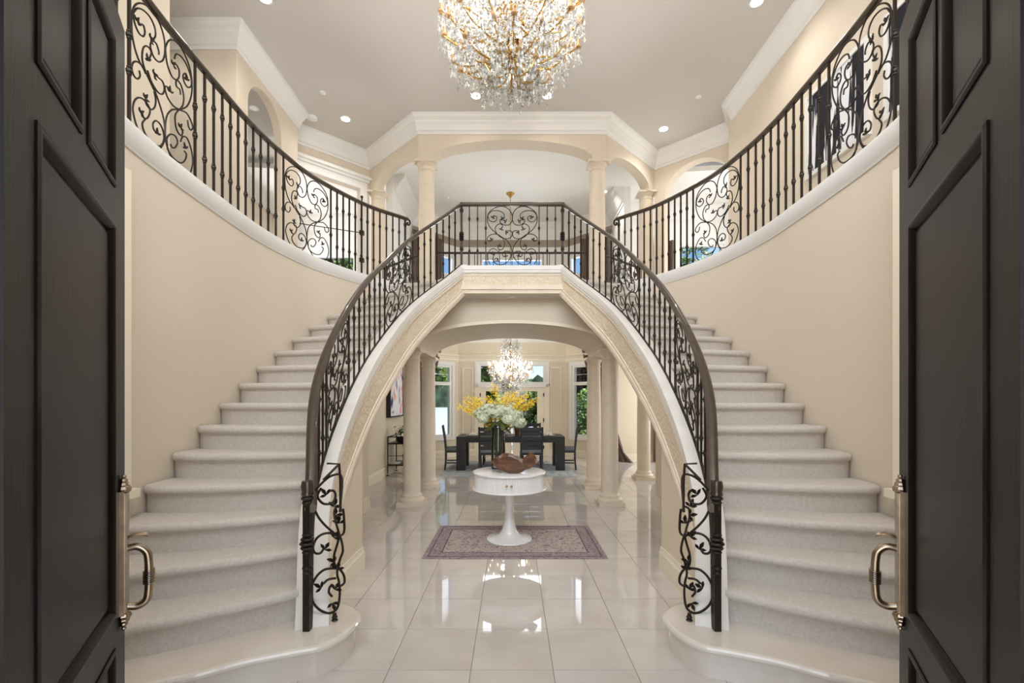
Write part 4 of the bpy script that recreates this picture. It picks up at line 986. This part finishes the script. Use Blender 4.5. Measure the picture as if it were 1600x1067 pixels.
# twisted wooden bowl
bx, by, bz = .025, 4.80, .75; mb = MB(); N1, N2 = 26, 12; top = []; 
def tab(u, T):
    for (a, p), (b, q) in zip(T, T[1:]):
        if u <= b: f = (u-a)/(b-a); f = f*f*(3-2*f); return p+(q-p)*f
    return T[-1][1]
BF = [(0, .115), (.12, .15), (.28, .186), (.4, .188), (.55, .16), (.68, .11), (.8, .072), (.9, .07), (1, .10)]
BB_ = [(0, .12), (.12, .17), (.28, .20), (.42, .195), (.55, .165), (.68, .14), (.78, .18), (.86, .222), (.94, .19), (1, .12)]
B0 = [(0, .105), (.2, .03), (.38, .001), (.6, .001), (.8, .045), (1, .095)]
BW = [(0, .015), (.15, .075), (.4, .12), (.65, .1), (.85, .07), (1, .02)]
def bowl(u, v, off):
    z0 = tab(u, B0); hh = tab(u, BF if v < 0 else BB_); W = tab(u, BW)
    return (bx-.245+.49*u, by+v*W, bz+z0+(max(hh, z0+.01)-z0)*abs(v)**2.4+off)
g = [[bowl(i/N1, -1+2*j/N2, 0) for j in range(N2+1)] for i in range(N1+1)]; g2 = [[bowl(i/N1, (-1+2*j/N2)*.97, .009) for j in range(N2+1)] for i in range(N1+1)]
rows = [r+q[::-1] for r, q in zip(g, g2)]
o = obj('wooden_bowl', mb.strip(rows), 'walnut', None, True); tag(o, 'curling carved walnut wood bowl on the round white table', 'bowl')

# ---------------- chandeliers
def drop_mesh(mb, c, r, h):
    x, y, z = c; mb.add([(x, y, z), (x+r, y, z-h*.62), (x, y+r, z-h*.62), (x-r, y, z-h*.62), (x, y-r, z-h*.62), (x, y, z-h)], [(0, 1, 2), (0, 2, 3), (0, 3, 4), (0, 4, 1), (5, 2, 1), (5, 3, 2), (5, 4, 3), (5, 1, 4)])
def bead(mb, c, r):
    x, y, z = c; mb.add([(x, y, z+r), (x+r, y, z), (x, y+r, z), (x-r, y, z), (x, y-r, z), (x, y, z-r)], [(0, 1, 2), (0, 2, 3), (0, 3, 4), (0, 4, 1), (5, 2, 1), (5, 3, 2), (5, 4, 3), (5, 1, 4)])
def chandelier(name, lab, x, y, zb, zt, tiers, rod_top, sc, seed, nlight, energy, dark=()):
    # tiers: (radius, z of arm end, number of arms)
    rr = random.Random(seed); t = thing(name, lab, 'chandelier', (x, y, rod_top))
    obj('canopy', MB().lathe([(.005, -.1), (.03*sc, -.09), (.06*sc, -.05), (.1*sc, -.02), (.11*sc, 0)], (x, y, rod_top), 20), 'gold', t, True)
    obj('rod', MB().tube([(x, y, rod_top-.05), (x, y, zb+.12*sc)], .011*sc, 8), 'gold', t)
    mb = MB()
    for k in range(7): mb.lathe([(.01, -.03), (.03, -.02), (.045, 0), (.03, .02), (.01, .03)], (x, y, zb+(zt-zb)*(.25+.1*k)), 12)
    mb.sphere((x, y, zb+.30*sc), .07*sc, 14, 10); obj('centre_ball', mb, 'gold', t, True)
    cr = MB()
    for ti_, (rad, z, n, dr) in enumerate(tiers):
        for i in range(n):
            a = 2*PI*(i+.5*rr.random())/n; c, s = math.cos(a), math.sin(a)
            P = catmull([(x, y, z+.05*sc), (x+c*rad*.35, y+s*rad*.35, z-.1*sc), (x+c*rad*.75, y+s*rad*.75, z-.09*sc), (x+c*rad, y+s*rad, z)], 4)
            am = obj('arm', MB().tube(P, .009*sc, 6), 'gold', t, True)
            if ti_ in dark: pass
            else:
             obj('candle_sleeve', MB().lathe([(.03*sc, 0), (.034*sc, .012*sc), (.012*sc, .014*sc), (.012*sc, .09*sc)], (x+c*rad, y+s*rad, z), 10), 'amber', am, True)
             obj('bulb', MB().lathe([(.004, 0), (.013*sc, .018*sc), (.009*sc, .04*sc), (.001, .062*sc)], (x+c*rad, y+s*rad, z+.09*sc), 8), 'bulb', am, True)
            for k in range(14):      # pendants off the arm and the bobeche
                b = rr.uniform(0, 6.28); q = rr.uniform(.0, .06)*sc; f = rr.choice((1, 1, 1, .97, .75, .55))
                px, py = x+c*rad*f+q*math.cos(b), y+s*rad*f+q*math.sin(b); L = rr.randint(1, 4); zz = z-rr.uniform(0, .05)*sc
                for m in range(L): bead(cr, (px, py, zz-.022*sc*m), .0085*sc)
                drop_mesh(cr, (px, py, zz-.022*sc*L), .014*sc, rr.uniform(.05, .075)*sc)
        for i in range(int(dr)):
            a = rr.uniform(0, 2*PI); q = rad*math.sqrt(rr.uniform(.05, 1))*.98; px, py = x+q*math.cos(a), y+q*math.sin(a); zz = z+rr.uniform(-.18, .2)*sc; L = rr.randint(1, 5)
            for m in range(L): bead(cr, (px, py, zz-.02*sc*m), .008*sc)
            drop_mesh(cr, (px, py, zz-.02*sc*L), .013*sc, rr.uniform(.04, .07)*sc)
        for i in range(n):          # swags of beads
            a0 = 2*PI*i/n; a1 = 2*PI*(i+1)/n
            for m in range(14):
                u = m/13; a = a0+(a1-a0)*u; q = rad*(.92-.1*math.sin(PI*u)); bead(cr, (x+q*math.cos(a), y+q*math.sin(a), z+.02*sc-.07*sc*math.sin(PI*u)), .0085*sc)
    o = obj('crystal_drops', cr, 'crystal', t); o['kind'] = 'stuff'
    for i in range(nlight):
        a = 2*PI*i/nlight; light('POINT', name+'_glow', (x+.35*sc*math.cos(a), y+.35*sc*math.sin(a), (zb+zt)/2), energy, WARM, size=.05)
chandelier('grand_chandelier', 'large tiered crystal chandelier hanging from the domed foyer ceiling', 0, 4.6, 4.75, 6.1,
           [(.28, 4.86, 8, 120), (.52, 4.98, 12, 260), (.68, 5.12, 16, 420), (.71, 5.34, 16, 420), (.68, 5.58, 14, 380), (.5, 5.82, 10, 200)], 6.89, 1.0, 5, 4, 30)
chandelier('dining_chandelier', 'smaller crystal chandelier hanging over the dining table', -.04, 10.7, 1.72, 2.85,
           [(.2, 1.92, 8, 110), (.42, 2.10, 10, 260), (.52, 2.30, 12, 320), (.22, 2.6, 6, 60), (.24, 2.86, 6, 160)], DC, .9, 9, 3, 26, (0, 3, 4))

# ---------------- ceiling fixtures
def downlight(x, y, z, lab, cat='ceiling light', on_=True, r=.085, e=45):
    t = thing('recessed_light', lab, cat, (x, y, z), 'recessed ceiling lights')
    obj('trim_ring', MB().lathe([(r*.8, -.004), (r, -.008), (r*1.15, -.004), (r*1.15, .001)], (x, y, z), 24), 'white_plastic', t, True)
    obj('lens', MB().lathe([(.001, -.006), (r*.85, -.006), (r*.85, -.002), (.001, -.002)], (x, y, z), 24), 'lamp' if on_ else 'ceramic', t)
    if on_: light('SPOT', 'downlight_beam', (x, y, z-.03), e, (1, .965, .91), size=.05, spot=2.4, blend=.8)
downlight(-3.12, 5.75, CZ, 'recessed light at the top edge left of the chandelier'); downlight(3.12, 5.8, CZ, 'recessed light at the top edge right of the chandelier')
downlight(-3.0, 8.2, CZ, 'recessed light near the left ceiling corner'); downlight(2.83, 8.5, CZ, 'recessed light near the right ceiling corner')
downlight(-.6, 7.58, CZ, 'recessed light just below the chandelier on the left', e=20); downlight(.59, 7.58, CZ, 'recessed light just below the chandelier on the right', e=20)
downlight(-4.7, 5.5, CZ, 'added fill downlight out of view in the hall off the left gallery', e=40)  # unseen lamp added to brighten the hall wall
downlight(2.15, 10.6, DC, 'recessed light in the back room ceiling right of the upper columns', r=.07)
downlight(0, 6.45, Z2-.19, 'small unlit recessed light under the landing edge', on_=False, r=.045)
for x, y, z, lab, r in ((-3.12, 7.5, CZ, 'tiny sprinkler cap on the ceiling left of the chandelier', .05), (3.12, 7.6, CZ, 'tiny sprinkler cap on the ceiling right of the chandelier', .05), (-3.7+.12, 8.15, CZ, 'round smoke detector by the left crown corner', .09),
                        (-1.55, 10.9, DC, 'small sprinkler cap on back room ceiling at left', .04), (1.4, 10.9, DC, 'small sprinkler cap on back room ceiling at right', .04)):
    o = obj('smoke_detector' if r > .06 else 'sprinkler_cap', MB().lathe([(.001, -.045*r/.09), (r*.7, -.045*r/.09), (r, -.03*r/.09), (r, .001)], (x, y, z), 20), 'white_plastic', None, True); tag(o, lab, 'detector' if r > .06 else 'sprinkler')
struct('ceiling_niche', MB().box(-5.2, -SX-.12, 6.33, 8.2, 6.28, 6.35), 'ceiling')
o = obj('recessed_light_niche', MB(), 'white_plastic'); bpy.data.objects.remove(o)
downlight(-4.2, 7.4, 6.28, 'recessed light inside the arched niche at upper left', on_=False, r=.07)

# ================================================================ DINING ROOM
zt = .745
t = thing('dining_table', 'long black dining table with square legs in the bay', 'table', (0, 10.3, .009))
x0, x1, y0, y1 = -1.21, 1.15, 9.88, 10.85
obj('tabletop', MB().box(x0, x1, y0, y1, zt-.045, zt), 'blackwood', t)
obj('apron', MB().box(x0+.1, x1-.1, y0+.03, y0+.06, zt-.13, zt-.045).box(x0+.1, x1-.1, y1-.06, y1-.03, zt-.13, zt-.045), 'blackwood', t)
for x in (x0, x1-.19):
    for y in (y0, y1-.19): obj('leg', MB().box(x, x+.19, y, y+.19, .009, zt-.045), 'blackwood', t)
def chair_proto(lab):
    t = thing('dining_chair', lab, 'chair', (0, 0, 0), 'black dining chairs')
    # faces +Y (back at -Y)
    w2 = .22
    for sx in (-1, 1):
        obj('leg', MB().box(sx*w2-.02, sx*w2+.02, .17, .21, 0, .42), 'blackwood', t)
        st = MB(); rows = [[(sx*w2-.02, y-.02, z), (sx*w2+.02, y-.02, z), (sx*w2+.02, y+.02, z), (sx*w2-.02, y+.02, z)] for y, z in ((-.23, 0), (-.21, .2), (-.21, .45), (-.235, .7), (-.28, .97))]
        obj('back_post', st.strip(rows), 'blackwood', t)
        obj('stretcher', MB().box(sx*w2-.012, sx*w2+.012, -.19, .17, .14, .17), 'blackwood', t)
    for i in range(5):
        z = .49+i*.098; y = -.214-.065*max(0, (z-.45)/.52)**1.3
        obj('slat', MB().box(-w2+.02, w2-.02, y-.012, y+.012, z, z+.076), 'blackwood', t)
    obj('seat_frame', MB().box(-.235, .235, -.215, .225, .38, .43), 'blackwood', t)
    obj('seat', MB().lathe([(.31, .43), (.325, .445), (.32, .47), (.29, .487), (.01, .49)], (0, .005, 0), 4).box(-.23, .23, -.2, .225, .43, .475), 'greyseat', t)
    return t
def copy_tree(o, parent=None):
    c = o.copy(); COL.objects.link(c)
    if parent: c.parent = parent
    for ch in list(o.children): copy_tree(ch, c)
    return c
p = chair_proto('black slat back dining chair seen from behind, left of the bowl')
spots = [(-.46, 9.72, 0, 'black slat back dining chair seen from behind, partly hidden by the glass vase'),
         (.41, 9.72, 0, 'black slat back dining chair seen from behind on the right of the vase'),
         (-.46, 11.08, PI, 'black dining chair across the table on the left, only its top showing'),
         (.48, 11.08, PI, 'black dining chair across the table on the right, only its top showing'),
         (-1.27, 10.22, -PI/2+.12, 'black dining chair with grey seat at the left end of the table'),
         (1.2, 10.22, PI/2-.12, 'black dining chair with grey seat at the right end of the table')]
# the seat disc in the prototype is trimmed to a square pad
for c in p.children:
    if c.name.startswith('seat') and not c.name.startswith('seat_'):
        me = c.data; me.clear_geometry(); mb = MB().strip([[(-.215, y, z) if k == 0 else (.215, y, z) if k == 1 else (.215, y, .43) if k == 2 else (-.215, y, .43) for k in range(4)] for y, z in ((-.2, .455), (-.17, .478), (.0, .485), (.19, .478), (.225, .455))]); me.from_pydata(mb.v, [], mb.f); me.update()
for i, (x, y, a, lab) in enumerate(spots):
    o = p if i == 0 else copy_tree(p); o.location = (x, y, .009); o.rotation_euler = (0, 0, a); o['label'] = lab
o = obj('globe_vase', MB().lathe([(.03, 0), (.07, .02), (.1, .07), (.105, .11), (.09, .16), (.05, .19), (.035, .2), (.03, .19)], (-.15, 10.35, zt), 24), 'ceramic', None, True); tag(o, 'round white ceramic vase on the dining table', 'vase')
t = thing('potted_greenery', 'brown glazed vase with leafy branches on the dining table', 'plant', (.12, 10.35, zt))
obj('pot', MB().lathe([(.05, 0), (.06, .05), (.075, .16), (.08, .2), (.07, .2)], (.12, 10.35, zt), 20), 'brownglass', t, True)
lm = MB(); sm = MB(); rr = random.Random(11)
for k in range(22):
    a = rr.uniform(0, 6.28); e = Vector((.12+math.cos(a)*rr.uniform(.05, .3)+.12, 10.35+math.sin(a)*.2, zt+rr.uniform(.3, .85))); P = catmull([(.12, 10.35, zt+.15), ((.12+e.x)/2, 10.35, zt+.4), e], 5); sm.tube(P, .004, 4)
    for q in P[3:]:
        for m in range(3):
            c = q+Vector((rr.gauss(0, .04), rr.gauss(0, .04), rr.gauss(0, .03))); d = Vector((rr.gauss(0, 1), rr.gauss(0, 1), rr.gauss(0, .5))).normalized(); f = d.orthogonal().normalized(); lm.add([c-d*.035, c+f*.016, c+d*.035, c-f*.016], [(0, 1, 2, 3)])
obj('branches', sm, 'stem', t); o = obj('leaves', lm, 'leaf', t); o['kind'] = 'stuff'
for x, lab in ((-.88, 'white plate setting with folded napkin at the left end of the dining table'), (.82, 'white plate setting with folded napkin at the right end of the dining table')):
    t = thing('place_setting', lab, 'plate', (x, 10.2, zt), 'place settings')
    obj('plate', MB().lathe([(.08, 0), (.13, .006), (.155, .016), (.15, .018), (.08, .006), (.001, .005)], (x, 10.2, zt), 28), 'ceramic', t, True)
    nk = MB()
    for k in range(9): a = 2*PI*k/9; nk.tube([(x+.01*math.cos(a), 10.2+.01*math.sin(a), zt+.01), (x+.06*math.cos(a), 10.2+.06*math.sin(a), zt+.05), (x+.085*math.cos(a), 10.2+.085*math.sin(a), zt+.03)], [.012, .02, .006], 6)
    obj('napkin', nk, 'ceramic', t, True)
# wall art
t = thing('painting', 'black framed abstract painting with red and blue strokes on the left dining wall', 'painting', (-EX, 9.7, 1.2))
fy0, fy1, fz0, fz1 = 9.22, 10.32, 1.18, 2.55; X = -EX
obj('frame', MB().box(X, X+.09, fy0, fy0+.03, fz0, fz1).box(X, X+.09, fy1-.03, fy1, fz0, fz1).box(X, X+.09, fy0+.03, fy1-.03, fz0, fz0+.03).box(X, X+.09, fy0+.03, fy1-.03, fz1-.03, fz1), 'black', t)
obj('canvas', MB().box(X+.01, X+.078, fy0+.03, fy1-.03, fz0+.03, fz1-.03), 'art', t)
t = thing('painting', 'white framed dark navy abstract painting on the upper right gallery wall', 'painting', (SX, 5.3, 4.4))
X = SX
obj('frame', MB().box(X-.05, X, 4.75, 4.80, 4.30, 5.34).box(X-.05, X, 5.72, 5.77, 4.30, 5.34).box(X-.05, X, 4.80, 5.72, 4.30, 4.35).box(X-.05, X, 4.80, 5.72, 5.29, 5.34), 'trim', t)
obj('canvas', MB().box(X-.035, X-.005, 4.8, 5.72, 4.35, 5.29), 'art_navy', t)
t = thing('painting', 'second navy abstract painting on the upper right wall beside the door top', 'painting', (SX, 4.2, 4.4))
obj('frame', MB().box(X-.05, X, 3.70, 3.75, 4.30, 5.34).box(X-.05, X, 4.5, 4.55, 4.30, 5.34).box(X-.05, X, 3.75, 4.5, 4.30, 4.35).box(X-.05, X, 3.75, 4.5, 5.29, 5.34), 'trim', t)
obj('canvas', MB().box(X-.035, X-.005, 3.75, 4.5, 4.35, 5.29), 'art_navy', t)
# bar cart
t = thing('bar_cart', 'black metal bar cart against the left dining wall', 'cart', (-2.3, 9.3, 0))
cx0, cx1, cy0, cy1 = -2.49, -2.12, 9.12, 9.8
for x in (cx0, cx1):
    for y in (cy0, cy1):
        obj('post', MB().tube([(x, y, .06), (x, y, .80)], .012, 8), 'blackmetal', t)
        obj('caster', MB().lathe([(.006, -.012), (.028, -.01), (.028, .01), (.006, .012)], (x, y, .03), 10), 'blackmetal', t, True)
obj('shelf', MB().box(cx0, cx1, cy0, cy1, .65, .675), 'blackmetal', t); obj('shelf', MB().box(cx0, cx1, cy0, cy1, .22, .245), 'blackmetal', t)
obj('guard_rail', MB().tube([(cx0, cy0, .8), (cx1, cy0, .8), (cx1, cy1, .8), (cx0, cy1, .8)], .01, 6, True).tube([(cx0, cy0, .42), (cx1, cy0, .42)], .006, 6), 'blackmetal', t)
def plant(name, lab, x, y, z, potm, flm, s):
    t = thing(name, lab, 'plant', (x, y, z)); obj('pot', MB().lathe([(.05*s, 0), (.085*s, .02*s), (.09*s, .09*s), (.08*s, .1*s)], (x, y, z), 18), potm, t, True)
    lm = MB(); fm = MB()
    for k in range(90):
        a = rr.uniform(0, 6.28); q = rr.uniform(0, .13)*s; c = Vector((x+q*math.cos(a), y+q*math.sin(a), z+(.1+rr.uniform(0, .2))*s)); d = Vector((rr.gauss(0, 1), rr.gauss(0, 1), rr.gauss(0, .7))).normalized(); f = d.orthogonal().normalized(); (fm if k % 2 else lm).add([c-d*.035*s, c+f*.02*s, c+d*.035*s, c-f*.02*s], [(0, 1, 2, 3)])
    obj('leaves', lm, 'leaf', t)['kind'] = 'stuff'; obj('blossoms', fm, flm, t)['kind'] = 'stuff'
plant('orchid_pot', 'white flowers in a black bowl on top of bar cart', -2.28, 9.35, .676, 'blackmetal', 'ceramic', 1.1)
plant('small_plant', 'small leafy plant in a dark pot on lower cart shelf', -2.2, 9.6, .40, 'black', 'ceramic', .8)
o = obj('ice_bucket', MB().lathe([(.07, 0), (.1, .03), (.11, .15), (.1, .155)], (-2.2, 9.6, .246), 20), 'black', None, True); tag(o, 'black round bucket on the lower shelf of the bar cart', 'bucket')
o = obj('serving_tray', MB().box(-2.46, -2.3, 9.2, 9.45, .246, .262), 'ceramic'); tag(o, 'pale tray lying on the lower shelf of the bar cart', 'tray')

# ---------------- drapes
def drape(lab, path, z0, z1, seed, amp=.035, gather=None):
    rr = random.Random(seed); P = Path(catmull([Vector(q).to_3d() for q in path], 8)); N = 60; rows = []
    for i in range(N+1):
        s = P.L*i/N; p, tt = P.at(s); nn = Vector((-tt.y, tt.x, 0)); o_ = amp*math.sin(s/.035)+amp*.4*math.sin(s/.017+seed); r = []
        for j in range(13):
            z = z0+(z1-z0)*j/12; q = p+nn*o_
            if gather == 'puddle': k = max(0, min(1, z/.6))**.5*.93; q = q*(1-k)+Vector((2.60, 11.33, 0))*k
            elif gather:
                gz, gx, gy = gather; k = (math.exp(-((z-gz)/.5)**2) if z > gz else 1)*.86; q = q*(1-k)+Vector((gx, gy, 0))*k
            r.append((q.x, q.y, z))
        rows.append(r)
    mb = MB(); back = [[(a+.006, b+.006, c) for a, b, c in r] for r in rows]; full = [r+k[::-1] for r, k in zip(rows, back)]
    o = obj('drape', mb.strip(full), 'curtain', None, True); tag(o, lab, 'curtain', 'brown silk drapes')
drape('brown silk drape hanging full height at the left dining wall corner', [(-2.48, 11.42), (-2.28, 11.62)], .01, 5.85, 1, .03)
drape('brown silk drape swept aside beside the left bay window', [(-2.08, 11.96), (-1.86, 12.18)], .01, 5.85, 2, .03, (1.9, -2.3, 11.72))
drape('brown silk drape hanging full height at the right dining wall corner', [(2.48, 11.42), (2.28, 11.62)], .01, 5.85, 3, .03)
drape('brown silk drape swept aside beside the right bay window', [(2.08, 11.96), (1.86, 12.18)], .01, 5.85, 4, .03, (1.9, 2.3, 11.72))
drape('brown drape puddling on the floor behind the right columns', [(2.62, 11.3), (3.0, 11.05)], .01, 3.0, 5, .03, 'puddle')
drape('brown drape at the far edge of the right side room', [(3.5, 11.3), (3.75, 11.3)], .01, 2.95, 6)
drape('dark brown drape upstairs in the right back room', [(3.58, 11.28), (4.0, 11.28)], Z2, 5.5, 7)
# upstairs bits behind the left gallery
t = thing('iron_gate', 'thin black iron gate with a tall post in the upper left opening', 'gate', (-3.0, 9.0, Z2))
obj('post', MB().tube([(-3.02, 9.15, Z2), (-3.02, 9.15, 5.6)], .016, 8).sphere((-3.02, 9.15, 5.62), .03), 'iron', t, True)
obj('bar', MB().tube([(-3.02, 9.15, 4.9), (-4.2, 8.6, 4.9)], .008, 6), 'iron', t)
for z in (4.9, 4.35): obj('clamp', MB().box(-3.06, -2.98, 9.11, 9.19, z-.04, z+.04), 'iron', t)
